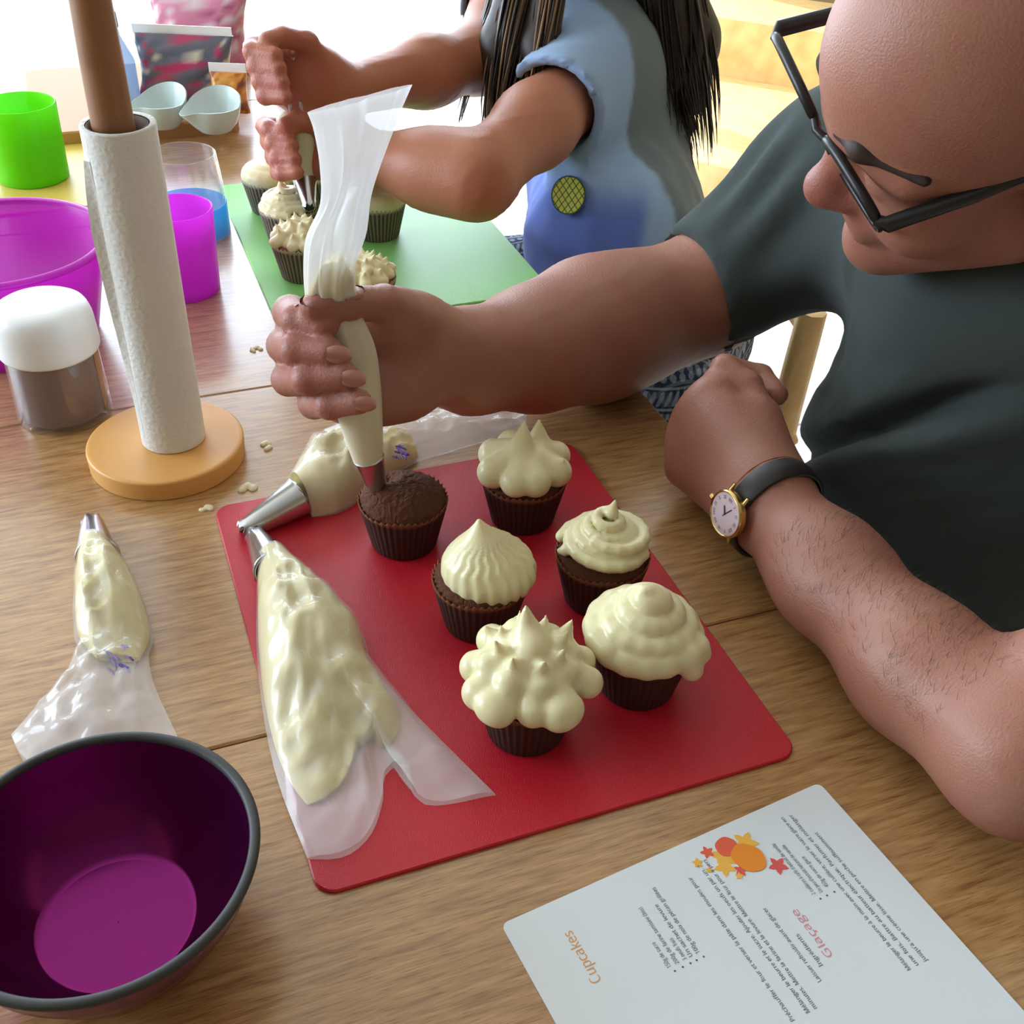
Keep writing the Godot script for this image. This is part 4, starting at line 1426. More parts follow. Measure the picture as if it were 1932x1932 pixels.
	s.cap(H.call(0, -0.110, -0.030), Vector3(0.612, 0.995, -0.53), 0.060, 0.064, 0.004, 1)
	s.net(0.0065, s.box())
	var w := FastNoiseLite.new()
	w.seed = 9
	w.frequency = 7.0
	w.fractal_octaves = 2
	w.fractal_type = FastNoiseLite.FRACTAL_RIDGED
	var arm_dir := (Vector3(0.5005, 0.8121, -0.7744) - Vector3(0.592, 0.915, -0.735)).normalized()
	var belly := Vector3(0.47, 0.775, -0.60)
	var shirt := field_mesh(s, func(p: Vector3, q: Vector3) -> float:
		var k := 0.0
		var d := p - Vector3(0.592, 0.915, -0.735)
		var along_arm := d.dot(arm_dir)
		if along_arm > -0.02 and p.z < -0.62:
			var across := d - arm_dir * along_arm
			var a := atan2(across.y, across.z)
			k += sin(a * 9.0 + along_arm * 22.0) * 0.0042 * smoothstep(-0.02, 0.05, along_arm) * smoothstep(0.125, 0.03, along_arm)
		var e := Vector3(p.x * 0.5, p.y * 1.6 - p.z * 0.5, p.z * 0.9)
		k += (w.get_noise_3dv(e) - 0.2) * 0.006 * smoothstep(0.90, 0.80, p.y) * smoothstep(-0.74, -0.66, p.z)
		var dip := p.y - (0.758 + 0.95 * (p.z + 0.60))
		k -= 0.024 * exp(-dip * dip / 0.00018) * smoothstep(0.70, 0.56, p.x) * smoothstep(0.70, 0.62, -p.z) * smoothstep(0.90, 0.83, p.y)
		k += 0.010 * exp(-pow(dip + 0.030, 2.0) / 0.00040) * smoothstep(0.70, 0.56, p.x) * smoothstep(0.70, 0.62, -p.z) * smoothstep(0.90, 0.83, p.y)
		return k)
	part("shirt", shirt, mats.dark_tee, t, -t.position)
	# trousers and shoes under the table
	var l := Field.new()
	for z in [-0.67, -0.43]:
		l.chain([Vector3(0.68, 0.54, lerpf(z, -0.55, 0.3)), Vector3(0.30, 0.52, z), Vector3(0.36, 0.10, z)], [0.100, 0.070, 0.050], 0.05, 0.03)
	l.cap(Vector3(0.68, 0.56, -0.55), Vector3(0.665, 0.64, -0.55), 0.128, 0.125, 0.06)
	part("trousers", quick(l, 0.014), mats.navy_cloth, t, -t.position)
	for z in [-0.67, -0.43]:
		var sh := Field.new()
		sh.cap(Vector3(0.39, 0.045, z), Vector3(0.23, 0.032, z), 0.043, 0.031, 0.02)
		sh.cap(Vector3(0.37, 0.06, z), Vector3(0.36, 0.10, z), 0.045, 0.045, 0.03)
		part("shoe", quick(sh, 0.010), mats.shoe, t, -t.position)
	glasses()
	wristwatch()
	dining_chair(Vector3(0.72, 0, -0.55), "pale wooden chair under the man in the dark T-shirt")

func arm_hair(t: Node3D):   # short dark hairs on the forearm that rests on the table
	var rng := RandomNumberGenerator.new()
	rng.seed = 31
	var v := PackedVector3Array()
	var idx := PackedInt32Array()
	var a := Vector3(0.400, 0.788, -0.455)
	var b := Vector3(0.406, 0.792, -0.290)
	var ax := (b - a).normalized()
	var side := ax.cross(Vector3.UP).normalized()
	for i in 650:
		var w := rng.randf_range(-1.3, 1.5)
		var d := (Vector3.UP * cos(w) + side * sin(w)).normalized()
		var o := a.lerp(b, rng.randf())
		var p := o + d * (0.07 - man_field.hit(o + d * 0.07, -d, 0.07) - 0.0004)
		var run := (-ax * rng.randf_range(-0.2, 0.5) + d.cross(ax) * rng.randf_range(0.2, 0.9) + d * 0.25).normalized()
		var len := rng.randf_range(0.005, 0.011)
		var across := run.cross(d).normalized() * 0.0001
		var k := v.size()
		for q in [p - across, p + across, p + run * len * 0.5 + d * 0.0008 + across * 0.8, p + run * len * 0.5 + d * 0.0008 - across * 0.8, p + run * len + d * 0.0004]:
			v.append(q)
		idx.append_array(PackedInt32Array([k, k + 1, k + 2, k, k + 2, k + 3, k + 3, k + 2, k + 4]))
	part("arm_hair", commit(v, idx), mats.dark_hair, t, -t.position).set_meta("kind", "stuff")

func glasses():
	var O := Vector3(0.4120, 1.0366, -0.5440)
	var gl := Vector3(0.0646, -0.5066, 0.8598)
	var gf := Vector3(-0.760, -0.583, -0.286)
	gf = (gf - gl * gf.dot(gl)).normalized()
	var gu := gf.cross(gl)
	if gu.dot(HEAD_U) < 0.0:
		gu = -gu
	var t := thing("glasses", "black-framed glasses low on the bald man's nose", "glasses", O)
	var H := func(l: float, fw: float, u: float) -> Vector3: return O + gl * l + gf * fw + gu * u
	for k in [-1.0, 1.0]:
		var rim := []
		var rr := []
		for i in 33:
			var a := TAU * i / 32
			var x := signf(cos(a)) * pow(absf(cos(a)), 0.7) * 0.0300
			var y := signf(sin(a)) * pow(absf(sin(a)), 0.7) * 0.0180
			rim.append(H.call(k * 0.0385 + x, 0.003 - absf(k * 0.0385 + x) * 0.05, y))
			rr.append(0.0032 if sin(a) > 0.2 else 0.0026)
		part("rim", tube(rim, rr, 10, false), mats.black_frame, t, -t.position)
		var rows := []
		for i in 5:
			var row := PackedVector3Array()
			for j in 24:
				var a := TAU * j / 24
				var q := i / 4.0
				var x := signf(cos(a)) * pow(absf(cos(a)), 0.7) * 0.0290 * q
				var y := signf(sin(a)) * pow(absf(sin(a)), 0.7) * 0.0170 * q
				row.append(H.call(k * 0.0385 + x, 0.003 - absf(k * 0.0385 + x) * 0.05 + 0.0015 * (1.0 - q * q), y))
			rows.append(row)
		part("lens", grid(rows, true), mats.spectacle_lens, t, -t.position)
		var path := [H.call(k * 0.068, 0.000, 0.006), H.call(k * 0.0735, -0.004, 0.006), H.call(k * 0.0790 + 0.004, -0.050, 0.006), H.call(k * 0.0820 + 0.009, -0.105, 0.006), H.call(k * 0.0810 + 0.009, -0.128, -0.012)]
		if k < 0.0:
			path = [H.call(-0.068, 0.000, 0.006), H.call(-0.0735, -0.004, 0.005), man_head(-0.0810, -0.045, 0.010), man_head(-0.0815, -0.095, 0.012), man_head(-0.0800, -0.115, -0.008)]
		part("temple", tube(path, [0.0036, 0.0050, 0.0048, 0.0034, 0.0026], 10), mats.black_frame, t, -t.position)
	part("bridge", tube([H.call(-0.010, 0.002, 0.006), H.call(0, 0.005, 0.008), H.call(0.010, 0.002, 0.006)], [0.0028, 0.0024, 0.0028], 10), mats.black_frame, t, -t.position)

func wristwatch():
	mat("watch_gold", srgb(214, 186, 120), 0.25, 1.0)
	mat("watch_dial", srgb(226, 206, 212), 0.35)
	mat("black_leather", srgb(34, 31, 30), 0.5)
	mat("watch_ink", srgb(60, 44, 52), 0.5)
	var wm := Vector3(0.3985, 0.792, -0.500)
	var o := Vector3.ZERO
	var axis := (Vector3(0.397, 0.794, -0.512) - Vector3(0.402, 0.786, -0.430)).normalized()   # along the arm to the hand
	var out := Vector3(-0.99, 0.16, -0.08)
	out = (out - axis * out.dot(axis)).normalized()
	o = wm + out * (0.075 - man_field.hit(wm + out * 0.075, -out, 0.07) + 0.0055)
	var t := thing("wristwatch", "gold-rimmed watch with a pinkish dial and black strap on the man's resting wrist", "watch", o)
	var up := out.cross(axis)
	var B := Basis(axis, out, axis.cross(out))
	var c := part("case", lathe(soft([Vector2(0.0003, -0.0055), Vector2(0.0150, -0.0055), Vector2(0.0168, -0.0030), Vector2(0.0170, 0.0005), Vector2(0.0160, 0.0022), Vector2(0.0152, 0.0016), Vector2(0.0148, 0.0010), Vector2(0.0003, 0.0010)], 0.0006), 48), mats.watch_gold, t)
	c.basis = B
	var d := part("dial", lathe([Vector2(0.0003, 0.0013), Vector2(0.0148, 0.0013), Vector2(0.0149, 0.0010)], 40), mats.watch_dial, t)
	d.basis = B * Basis(Vector3.UP, PI)
	var numerals := ["XII", "I", "II", "III", "IIII", "V", "VI", "VII", "VIII", "IX", "X", "XI"]
	for i in 12:
		var tm := TextMesh.new()
		var f := SystemFont.new()
		f.font_names = PackedStringArray(["Droid Serif"])
		tm.font = f
		tm.text = numerals[i]
		tm.font_size = 16
		tm.pixel_size = 0.0030 / 16.0
		tm.depth = 0.0
		tm.curve_step = 4.0
		var a := TAU * i / 12.0
		var nm := part("numeral", tm, mats.watch_ink, d, Vector3(sin(a) * 0.0118, 0.0015, -cos(a) * 0.0118))
		nm.basis = Basis(Vector3.UP, -a) * Basis(Vector3.RIGHT, -PI / 2)
	for h in [[0.0065, 0.0009, -0.55], [0.0095, 0.0006, 0.55], [0.0030, 0.0004, 3.6]]:
		var m := BoxMesh.new()
		m.size = Vector3(h[1], 0.0003, h[0])
		var hand := part("hand", m, mats.watch_ink, d, Vector3(sin(h[2]) * h[0] * 0.42, 0.0019, -cos(h[2]) * h[0] * 0.42))
		hand.rotation.y = -h[2]
	part("crown", tube([o - axis.cross(out) * 0.0 + axis * 0.0165, o + axis * 0.0195], [0.0022, 0.0022], 12), mats.watch_gold, t, -o)
	for k in [-1.0, 1.0]:
		for q in [-1.0, 1.0]:
			part("lug", tube([B * Vector3(q * 0.008, -0.003, k * 0.014), B * Vector3(q * 0.008, -0.0045, k * 0.0195)], [0.0016, 0.0012], 8), mats.watch_gold, t)
	# the strap goes round the wrist
	var rows := []
	for i in 49:
		var a := lerpf(-PI, PI, i / 48.0)
		var dir := out * cos(a) + up * sin(a)
		var r := 0.075 - man_field.hit(wm + dir * 0.075, -dir, 0.07)
		var row := PackedVector3Array()
		for e in [[-0.0085, -0.001], [-0.0082, 0.0014], [0.0, 0.0024], [0.0082, 0.0014], [0.0085, -0.001]]:
			row.append(wm + dir * (r + e[1]) + axis * e[0] - o)
		rows.append(row)
	part("strap", grid(rows, false), mats.black_leather, t)

func dining_chair(at: Vector3, label: String, low := false):
	var t := thing("dining_chair", label, "chair", at, "wooden chairs at the table")
	part("seat", box(Vector3(0.40, 0.025, 0.40), 0.02), mats.pale_wood, t, Vector3(0, 0.405, 0))
	for z in [-0.175, 0.175]:
		part("leg", tube([Vector3(-0.175, 0, z), Vector3(-0.175, 0.20, z), Vector3(-0.175, 0.406, z)], [0.015, 0.018, 0.019], 8), mats.pale_wood, t)
		var post := [Vector3(0.20, 0, z), Vector3(0.180, 0.25, z), Vector3(0.178, 0.45, z), Vector3(0.185, 0.60, z)]
		if not low:
			post.append(Vector3(0.235, 0.86, z))
		part("back_post", tube(post, [0.015, 0.018, 0.020, 0.019, 0.015], 8), mats.pale_wood, t)
		part("stretcher", tube([Vector3(-0.175, 0.17, z), Vector3(0.18, 0.17, z)], [0.011, 0.011], 8), mats.pale_wood, t)
	for y in ([0.57] if low else [0.62, 0.72, 0.82]):
		var x: float = 0.188 + maxf(0.0, y - 0.6) * 0.18
		part("back_slat", tube([Vector3(x, y, -0.175), Vector3(x + 0.025, y, -0.08), Vector3(x + 0.025, y, 0.08), Vector3(x, y, 0.175)], [0.014, 0.016, 0.016, 0.014], 8), mats.pale_wood, t)

func girl():
	var t := thing("person", "long-haired girl in a blue and grey T-shirt squeezing a piping bag with both fists", "person", Vector3(0.68, 0, -1.22))
	mat("girl_shirt", Color.WHITE, 0.9).vertex_color_use_as_albedo = true
	mats.girl_shirt.rim_enabled = true
	mats.girl_shirt.rim = 0.3
	mat("brown_hair", Color.WHITE, 0.5).vertex_color_use_as_albedo = true
	var O := Vector3(0.515, 1.105, -1.300)   # between her eyes
	var F := Vector3(-0.76, -0.55, 0.34).normalized()
	var L := F.cross(Vector3(-0.35, -1, 0)).normalized()
	if L.z < 0.0:
		L = -L
	var U := L.cross(F)
	if U.y < 0.0:
		U = -U
	var H := func(l: float, fw: float, u: float) -> Vector3: return O + L * l * 0.92 + F * fw * 0.92 + U * u * 0.92
	var b := Field.new()
	var sl := Vector3(0.566, 0.862, -1.216)
	var sr := Vector3(0.560, 0.930, -1.440)
	var el := Vector3(0.362, 0.838, -1.022)
	var er := Vector3(0.4552, 0.8781, -1.2769)
	var hl := Vector3(0.203, 0.838, -1.150)
	var hr := Vector3(0.196, 0.930, -1.132)
	var wl := Vector3(0.2659, 0.834, -1.127)
	var wr := Vector3(0.2593, 0.8881, -1.161)
	b.chain([sl, sl.lerp(el, 0.5), el, el.lerp(wl, 0.35), wl], [0.046, 0.041, 0.037, 0.036, 0.025], 0.02, 0.03)
	b.chain([sr, er, er.lerp(wr, 0.4), wr], [0.045, 0.034, 0.034, 0.024], 0.02, 0.03)
	b.cap(Vector3(0.605, 0.86, -1.30), Vector3(0.680, 0.56, -1.22), 0.075, 0.085, 0.05)
	b.cap(Vector3(0.600, 0.95, -1.33), H.call(0, -0.10, -0.05), 0.046, 0.042, 0.03)
	face(b, H, L, F, U, 0.92)
	# lower fist, palm towards the viewer
	b.cap(wl, Vector3(0.2279, 0.8346, -1.1635), 0.024, 0.023, 0.02)
	b.cap(wl, Vector3(0.2222, 0.8494, -1.1713), 0.020, 0.017, 0.02)
	b.cap(wl, Vector3(0.218, 0.8206, -1.1491), 0.020, 0.016, 0.02)
	for i in 4:
		var v := [0.0, 1.0, 2.0, 3.0][i] as float
		var r := [0.0098, 0.0098, 0.0094, 0.0086][i] as float
		var root: Vector3 = Vector3(0.2149, 0.8513, -1.1759).lerp(Vector3(0.2084, 0.8186, -1.1445), v / 3.0)
		var pip: Vector3 = Vector3(0.1805, 0.8578, -1.1681).lerp(Vector3(0.1835, 0.8221, -1.1304), v / 3.0)
		var dip: Vector3 = Vector3(0.1795, 0.8649, -1.1363).lerp(Vector3(0.1827, 0.8303, -1.1035), v / 3.0)
		var tip: Vector3 = Vector3(0.1958, 0.8665, -1.1173).lerp(Vector3(0.1962, 0.8355, -1.0886), v / 3.0)
		finger(b, [root, pip, dip, tip], r)
	finger(b, [Vector3(0.2378, 0.8443, -1.1538), Vector3(0.2252, 0.8656, -1.1358), Vector3(0.2056, 0.8734, -1.1231), Vector3(0.193, 0.8737, -1.1189)], 0.0105, 0.012)
	# upper fist, closed round the twisted end of the bag
	b.cap(wr, Vector3(0.2164, 0.913, -1.1584), 0.023, 0.026, 0.02)
	b.cap(wr, Vector3(0.2143, 0.8987, -1.1542), 0.022, 0.024, 0.02)
	b.cap(Vector3(0.2381, 0.9087, -1.1595), Vector3(0.1975, 0.928, -1.1648), 0.026, 0.022, 0.02)
	for i in 4:
		var v := i / 3.0
		var root: Vector3 = Vector3(0.2126, 0.9342, -1.1707).lerp(Vector3(0.212, 0.8947, -1.145), v)
		var pip: Vector3 = Vector3(0.1765, 0.9363, -1.1668).lerp(Vector3(0.1794, 0.8983, -1.1409), v)
		var dip: Vector3 = Vector3(0.1703, 0.941, -1.135).lerp(Vector3(0.1746, 0.9053, -1.1118), v)
		var tip: Vector3 = Vector3(0.1887, 0.9428, -1.1127).lerp(Vector3(0.1916, 0.909, -1.0916), v)
		finger(b, [root, pip, dip, tip], [0.0102, 0.0105, 0.0100, 0.0092][i])
	finger(b, [Vector3(0.242, 0.9219, -1.1484), Vector3(0.2248, 0.9466, -1.1351), Vector3(0.201, 0.954, -1.1306), Vector3(0.1853, 0.9522, -1.13)], 0.0110, 0.014)
	var fist := AABB(hl, Vector3.ZERO)
	for p in [Vector3(0.1717, 0.9557, -1.212), Vector3(0.1523, 0.8039, -1.1348), Vector3(0.2673, 0.9593, -1.176), Vector3(0.2468, 0.7996, -1.1199), Vector3(0.1929, 0.9146, -1.0466), Vector3(0.2266, 0.8561, -1.2296)]:
		fist = fist.expand(p)
	var hbox := AABB(O, Vector3.ZERO).grow(0.05)
	for p in [Vector3(-0.09, 0, 0), Vector3(0.09, 0, 0), Vector3(0, 0.05, 0), Vector3(0, -0.02, -0.13)]:
		hbox = hbox.expand(H.call(p.x, p.y, p.z))
	b.net(0.010, b.box(), [fist.grow(-0.004), hbox.grow(-0.004)])
	b.net(0.0036, fist)
	b.net(0.0055, hbox)
	var n := FastNoiseLite.new()
	n.seed = 15
	n.frequency = 22.0
	part("body", field_mesh(b, null, func(p: Vector3, _q: Vector3) -> Color: return lin(176, 116, 84).lerp(lin(170, 92, 74), clampf(0.2 + n.get_noise_3dv(p) * 0.3 + 0.5 * smoothstep(0.30, 0.20, p.x), 0.0, 0.8))), mats.skin, t, -t.position)
	# T-shirt: pale blue sleeves and front, grey back
	var s := Field.new()
	s.cap(Vector3(0.610, 0.855, -1.30), Vector3(0.640, 0.62, -1.20), 0.092, 0.118, 0.05)
	s.cap(sl + Vector3(0.015, 0, -0.01), sr + Vector3(0.015, 0, 0), 0.062, 0.056, 0.06)
	s.ball(Vector3(0.575, 0.70, -1.13), 0.105, 0.07)
	s.cap(sl + Vector3(0.02, 0.01, -0.02), sl.lerp(el, 0.42), 0.068, 0.060, 0.04)
	s.cap(sr, sr.lerp(er, 0.5), 0.056, 0.050, 0.04)
	s.cap(sl, el, 0.050, 0.045, 0.003, 1)
	s.ball(sl.lerp(el, 0.30) + (el - sl).normalized() * 0.12, 0.12, 0.002, 1)
	s.cap(sr, er, 0.046, 0.040, 0.003, 1)
	s.ball(sr.lerp(er, 0.45) + (er - sr).normalized() * 0.10, 0.10, 0.002, 1)
	s.cap(Vector3(0.600, 0.95, -1.33), H.call(0, -0.10, -0.05), 0.056, 0.05, 0.004, 1)
	s.net(0.0085, s.box())
	var w := FastNoiseLite.new()
	w.seed = 19
	w.frequency = 8.0
	w.fractal_type = FastNoiseLite.FRACTAL_RIDGED
	w.fractal_octaves = 2
	var shirt := field_mesh(s, func(p: Vector3, _q: Vector3) -> float: return (w.get_noise_3d(p.x, p.y * 0.45, p.z) - 0.2) * 0.005 * smoothstep(0.86, 0.78, p.y),
		func(p: Vector3, _q: Vector3) -> Color:
			var sleeve := smoothstep(0.004, -0.004, (p - (sl + Vector3(-0.012, 0, 0.0))).dot(Vector3(0.85, -0.25, -0.45)))
			var front := smoothstep(0.575, 0.555, p.x - (p.y - 0.74) * 0.35)
			return lin(104, 118, 122).lerp(lin(150, 178, 214), maxf(sleeve, 0.0)).lerp(lin(96, 120, 196), front * smoothstep(0.80, 0.76, p.y)))
	part("shirt", shirt, mats.girl_shirt, t, -t.position, "pale blue and grey T-shirt")
	pineapple(t, s)
	# hair: locks of fine tapering strands over a solid core, some in front of the shoulder, the rest down the back
	var rng := RandomNumberGenerator.new()
	rng.seed = 77
	var locks := [[Vector3(0.545, 1.13, -1.26), Vector3(0.4717, 0.8934, -1.242), Vector3(0.4447, 0.8265, -1.1839), 110, 0.030, 0.62], [Vector3(0.560, 1.13, -1.26), Vector3(0.5007, 0.908, -1.2014), Vector3(0.4764, 0.8504, -1.1567), 70, 0.020, 0.25], [Vector3(0.530, 1.12, -1.30), Vector3(0.4578, 0.8889, -1.2849), Vector3(0.4206, 0.8394, -1.2454), 22, 0.008, 0.4],
		[Vector3(0.640, 1.10, -1.30), Vector3(0.7152, 0.8864, -1.2593), Vector3(0.7107, 0.7966, -1.1865), 130, 0.044, 0.96], [Vector3(0.645, 1.08, -1.26), Vector3(0.6824, 0.8859, -1.245), Vector3(0.6748, 0.8359, -1.193), 60, 0.034, 0.96]]
	var v := PackedVector3Array()
	var c := PackedColorArray()
	var idx := PackedInt32Array()
	var core := Field.new()
	for lk in locks:
		var w0: float = lk[4]
		core.chain([lk[0], lk[1], lk[1].lerp(lk[2], 0.62)], [w0 * 0.8, w0 * 0.95, w0 * 0.45], 0.02, 0.02)
		for i in lk[3]:
			var dir := Vector3(rng.randf_range(-1, 1), rng.randf_range(-1, 1), rng.randf_range(-1, 1)).normalized()
			var q: Vector3 = dir * w0 * rng.randf_range(0.75, 1.05)
			var a: Vector3 = lk[0] + q * 0.8
			var m1: Vector3 = lk[1] + q
			var e: Vector3 = lk[2] + q * 0.55 + Vector3(0, rng.randf_range(-0.03, 0.03), 0)
			var shade := lin(46, 31, 23).lerp(lin(172, 134, 92), 0.9 * clampf((rng.randf() - lk[5]) / maxf(0.1, 1.0 - lk[5]), 0.0, 1.0))
			for k in 9:
				var g := k / 8.0
				var p := a.lerp(m1, g).lerp(m1.lerp(e, g), g) + Vector3(sin(g * 6.0 + i), 0, cos(g * 5.0 + i * 2.0)) * 0.002
				var r := 0.0030 * (1.0 - 0.93 * pow(g, 2.5))
				for x in 3:
					v.append(p + Vector3(cos(x * TAU / 3.0), 0.0, sin(x * TAU / 3.0)) * r)
					c.append(shade)
					if k > 0:
						var z := v.size() - 1
						var y := z - x + (x + 1) % 3
						idx.append_array(PackedInt32Array([z - 3, y - 3, z, y - 3, y, z]))
	part("hair", commit(v, idx, c), mats.brown_hair, t, -t.position, "long brown hair with lighter strands")
	core.net(0.008, core.box())
	part("hair_core", field_mesh(core, null, func(_p: Vector3, _q: Vector3) -> Color: return lin(44, 30, 23)), mats.brown_hair, t, -t.position)
	var capf := Field.new()
	capf.ell(H.call(0, -0.092, 0.045), Vector3(0.078, 0.098, 0.086), Basis(L, F, U), 0.02)
	capf.cap(H.call(0, -0.17, 0.02), H.call(0, -0.17, -0.10), 0.050, 0.060, 0.05)
	capf.ell(H.call(0, 0.00, -0.03), Vector3(0.062, 0.060, 0.085), Basis(L, F, U), 0.01, 1)
	capf.net(0.007, capf.box())
	part("hair_cap", field_mesh(capf, null, func(_p: Vector3, _q: Vector3) -> Color: return lin(52, 35, 26)), mats.brown_hair, t, -t.position)
	# patterned trousers
	var m := mat("patterned_cloth", Color.WHITE, 0.9)
	m.albedo_texture = ImageTexture.create_from_image(block_print())
	m.uv1_triplanar = true
	m.uv1_scale = Vector3(7.5, 7.5, 7.5)
	var l := Field.new()
	l.chain([Vector3(0.700, 0.54, -1.16), Vector3(0.560, 0.595, -0.965), Vector3(0.545, 0.12, -0.95)], [0.105, 0.072, 0.048], 0.05, 0.03)
	l.chain([Vector3(0.700, 0.54, -1.26), Vector3(0.42, 0.56, -1.33), Vector3(0.43, 0.12, -1.34)], [0.105, 0.066, 0.045], 0.05, 0.03)
	l.cap(Vector3(0.690, 0.55, -1.21), Vector3(0.665, 0.63, -1.21), 0.112, 0.108, 0.05)
	part("trousers", quick(l, 0.010), m, t, -t.position, "navy and white block-printed trousers")
	for p in [Vector3(0.53, 0, -0.95), Vector3(0.42, 0, -1.34)]:
		var sh := Field.new()
		sh.cap(p + Vector3(0.02, 0.035, 0), p + Vector3(-0.12, 0.026, 0), 0.034, 0.026, 0.02)
		sh.cap(p + Vector3(0.01, 0.05, 0), p + Vector3(0.015, 0.10, 0), 0.036, 0.036, 0.03)
		part("shoe", quick(sh, 0.010), mats.shoe, t, -t.position)
	dining_chair(Vector3(0.655, 0, -1.235), "low-backed pale wooden chair under the girl in patterned trousers", true)

func pineapple(t: Node3D, s: Field):   # the print on her shirt, laid on the cloth
	var im := Image.create(96, 96, false, Image.FORMAT_RGB8)
	for y in 96:
		for x in 96:
			var p := Vector2(x / 95.0 * 2.0 - 1.0, y / 95.0 * 2.0 - 1.0)
			var e := p.length()
			var u := absf(fmod((p.x + p.y * 0.8 + 4.0) * 2.6, 1.0) - 0.5)
			var v := absf(fmod((p.x - p.y * 0.8 + 4.0) * 2.6, 1.0) - 0.5)
			var line := u < 0.075 or v < 0.075 or e > 0.93
			im.set_pixel(x, y, srgb(34, 62, 48) if line else srgb(176, 172, 52))
	var m := mat("pineapple_print", Color.WHITE, 0.85)
	m.albedo_texture = ImageTexture.create_from_image(im)
	var c := Vector3(0.41, 0.8616, -0.9003)
	var d := (Vector3(0.5627, 0.7172, -1.2357) - c).normalized()
	var right := d.cross(Vector3.UP).normalized()
	var up := right.cross(d)
	var rows := []
	var uv := PackedVector2Array()
	for i in 13:
		var row := PackedVector3Array()
		for j in 29:
			var a := TAU * j / 28
			var q := Vector2(cos(a), sin(a)) * i / 12.0
			var p := c + right * q.x * 0.0195 + up * q.y * 0.0215
			row.append(p + d * (s.hit(p, d, 0.4) - 0.0078))
			uv.append(Vector2(q.x, -q.y) * 0.5 + Vector2(0.5, 0.5))
		rows.append(row)
	var g := grid(rows, false)
	var arr := g.surface_get_arrays(0)
	arr[Mesh.ARRAY_TEX_UV] = uv
	var o := ArrayMesh.new()
	o.add_surface_from_arrays(Mesh.PRIMITIVE_TRIANGLES, arr)
	part("printed_motif", o, m, t, -t.position, "yellow-green pineapple print")

func block_print() -> Image:   # rows of small white marks on navy
	var s := 256
	var im := Image.create(s, s, false, Image.FORMAT_RGB8)
	var navy := srgb(38, 42, 72)
	var pale := srgb(150, 164, 176)
	im.fill(navy)
	var rows := [[0, 26, 0], [30, 6, 9], [38, 24, 1], [66, 5, 9], [74, 30, 2], [108, 6, 9], [116, 22, 3], [142, 5, 9], [150, 28, 0], [182, 6, 9], [190, 28, 4], [222, 5, 9], [230, 22, 1]]
	for r in rows:
		var y0: int = r[0]
		var h: int = r[1]
		for y in range(y0, y0 + h):
			var g := float(y - y0) / h
			for x in s:
				var on := false
				match r[2]:
					9: on = true
					0: on = absf(fmod(x, 32.0) - 16.0) < 15.0 * g and not (absf(fmod(x, 32.0) - 16.0) < 7.0 * g - 2.0)
					1: on = Vector2(fmod(x, 21.33) - 10.66, (g - 0.5) * h).length() < 7.5
					2: on = absf(fmod(x + g * 14.0, 16.0) - 8.0) < 3.0 + 2.0 * sin(g * PI)
					3: on = fmod(x, 12.8) < 7.0 and g > 0.15 and g < 0.85
					4: on = absf(fmod(x, 42.66) - 21.33) < 19.0 * (1.0 - g)
				if on:
					im.set_pixel(x, y, pale)
	return im

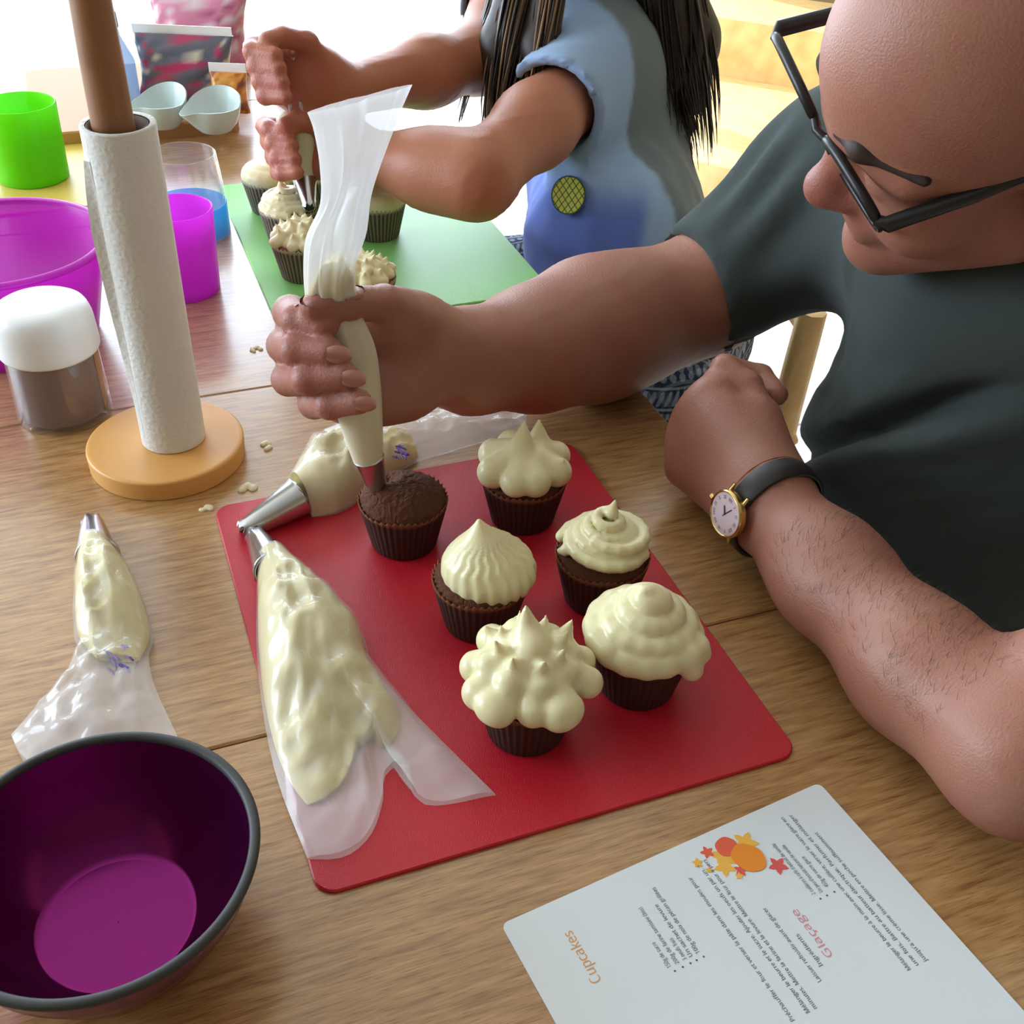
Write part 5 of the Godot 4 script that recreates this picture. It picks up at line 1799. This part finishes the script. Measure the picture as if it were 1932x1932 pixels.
# ---------------------------------------------------------------- the far end of the table and the floor beyond
func background_things():
	mat("board_wood", srgb(196, 140, 84), 0.55)
	mat("pale_ceramic", srgb(206, 222, 220), 0.3)
	var bd := part("serving_board", slab(round_rect(-0.06, -1.79, 0.20, -1.505, 0.012), 0.0, 0.018, 0.002), mats.board_wood, self, Vector3(0, T, 0))
	tag(bd, "orange-brown wooden board under the two pale pouring bowls", "board")
	dish(Vector3(0.1636, 0.758, -1.4653), 0.0355, 0.4, "pale pouring bowl on the wooden board, nearer the girl's fists")
	dish(Vector3(0.1024, 0.758, -1.498), 0.0340, 0.2, "pale pouring bowl on the wooden board, nearer the paper roll")
	packet(Vector3(0.144, 0.758, -1.5831), Vector3(0.135, 0.085, 0.05), 0.5, [srgb(96, 98, 112), srgb(176, 44, 92), srgb(200, 190, 170)], 3, "grey sweet packet with magenta patches behind the pale bowls")
	packet(Vector3(0.1925, 0.74, -1.787), Vector3(0.15, 0.11, 0.06), 0.3, [srgb(206, 132, 160), srgb(214, 196, 200), srgb(170, 80, 120)], 8, "pink and white sweet packet behind the grey packet")
	packet(Vector3(0.1947, 0.758, -1.5312), Vector3(0.050, 0.052, 0.035), 0.1, [srgb(216, 140, 56), srgb(226, 166, 84), srgb(150, 84, 60)], 5, "small orange packet beside the far pale bowl")
	tinted("blue_bottle", srgb(120, 160, 200), 0.7)
	mat("grey_cap", srgb(120, 122, 124), 0.5)
	var t := thing("bottle", "blue-tinted bottle standing behind the paper roll's wooden peg", "bottle", Vector3(0.0599, 0.74, -1.6005))
	part("bottle_body", lathe(soft([Vector2(0.0003, 0), Vector2(0.024, 0), Vector2(0.025, 0.003), Vector2(0.025, 0.075), Vector2(0.012, 0.105), Vector2(0.010, 0.118), Vector2(0.0003, 0.119)], 0.003), 32), mats.blue_bottle, t)
	part("cap", lathe(soft([Vector2(0.0003, 0.116), Vector2(0.012, 0.116), Vector2(0.011, 0.136), Vector2(0.0003, 0.136)], 0.002), 24), mats.grey_cap, t)
	# low platform of pale wood
	t = thing("wooden_platform", "low two-step pale wooden platform with a red strip along its foot, beyond the girl", "platform", Vector3(1.66, 0, -2.72))
	t.rotation.y = -PI / 4.0
	part("tread", slab(round_rect(-0.42, -0.86, 1.0, 0.0, 0.01), 0.012, 0.13, 0.004), mats.pale_wood, t)
	part("tread", slab(round_rect(-0.42, -1.28, 1.0, -0.86, 0.01), 0.012, 0.32, 0.004), mats.pale_wood, t)
	part("foot_strip", wall_box(Vector3(0, 0, 0), Vector3(1.42, 0.016, 0.02)), mats.red_strip, t, Vector3(0.29, 0.008, 0.008))
	part("newel_post", box(Vector3(0.11, 0.95, 0.11), 0.008), mats.pale_wood, t, Vector3(0.30, 0.13, -0.78))

func dish(at: Vector3, r: float, turn: float, label: String):
	var t := thing("pouring_bowl", label, "bowl", at, "pale bowls on the wooden board")
	t.rotation.y = turn
	var rows := []
	for p in [[0.02, 0.0], [0.5, 0.0], [0.55, 0.001], [0.78, 0.010], [0.93, 0.022], [1.0, 0.032], [0.96, 0.0325], [0.89, 0.0225], [0.74, 0.012], [0.5, 0.004], [0.02, 0.0035]]:
		var row := PackedVector3Array()
		for j in 48:
			var a := TAU * j / 48
			var up: float = p[1] / 0.032
			var lip := exp(-pow(angle_difference(a, PI), 2.0) / 0.10)
			var k: float = r * p[0] * (1.0 + 0.35 * lip * up * up)
			row.append(Vector3(cos(a) * k, p[1] * (1.0 + 0.45 * maxf(0.0, cos(a + 0.6)) * up) - 0.004 * lip * up, sin(a) * k))
		rows.append(row)
	part("bowl_wall", grid(rows, true), mats.pale_ceramic, t)
	part("filling", lathe([Vector2(0.0003, 0.0165), Vector2(r * 0.45, 0.0160), Vector2(r * 0.80, 0.0140)], 32), mats.white_lid, t)

func packet(at: Vector3, size: Vector3, lean: float, cols: Array, s: int, label: String):
	var n := FastNoiseLite.new()
	n.seed = s
	n.frequency = 14.0
	var rows := []
	var cc := []
	for i in 15:
		var g := i / 14.0
		var row := PackedVector3Array()
		var cr := PackedColorArray()
		for j in 36:
			var a := TAU * j / 36
			var fat := pow(sin(PI * clampf(g, 0.02, 0.98)), 0.55)
			var wide := 1.0 - 0.12 * sin(PI * g)
			var p := Vector3(signf(cos(a)) * pow(absf(cos(a)), 0.6) * size.x * 0.5 * wide, g * size.y, sin(a) * size.z * 0.5 * fat)
			p.z += n.get_noise_3dv(p * 4.0) * 0.006 - g * size.y * lean * 0.4
			row.append(p)
			var q := n.get_noise_3d(p.x * 3.0 + s, p.y * 3.0, 0.0)
			var hue: Color = cols[1] if q > 0.18 else (cols[2] if q < -0.28 else cols[0])
			cr.append(hue.srgb_to_linear())
		rows.append(row)
		cc.append(cr)
	var m := mat("packet_print", Color.WHITE, 0.35)
	m.vertex_color_use_as_albedo = true
	var t := thing("sweet_packet", label, "packet", at)
	t.rotation.y = FACING
	part("pouch", grid(rows, true, cc, true, true), m, t)
	part("seal", slab(round_rect(-size.x * 0.49, -0.0008, size.x * 0.49, 0.0008, 0.0003, 1), 0.0, 0.012, 0.0002), m, t, Vector3(0, size.y - 0.001, -size.y * lean * 0.4))
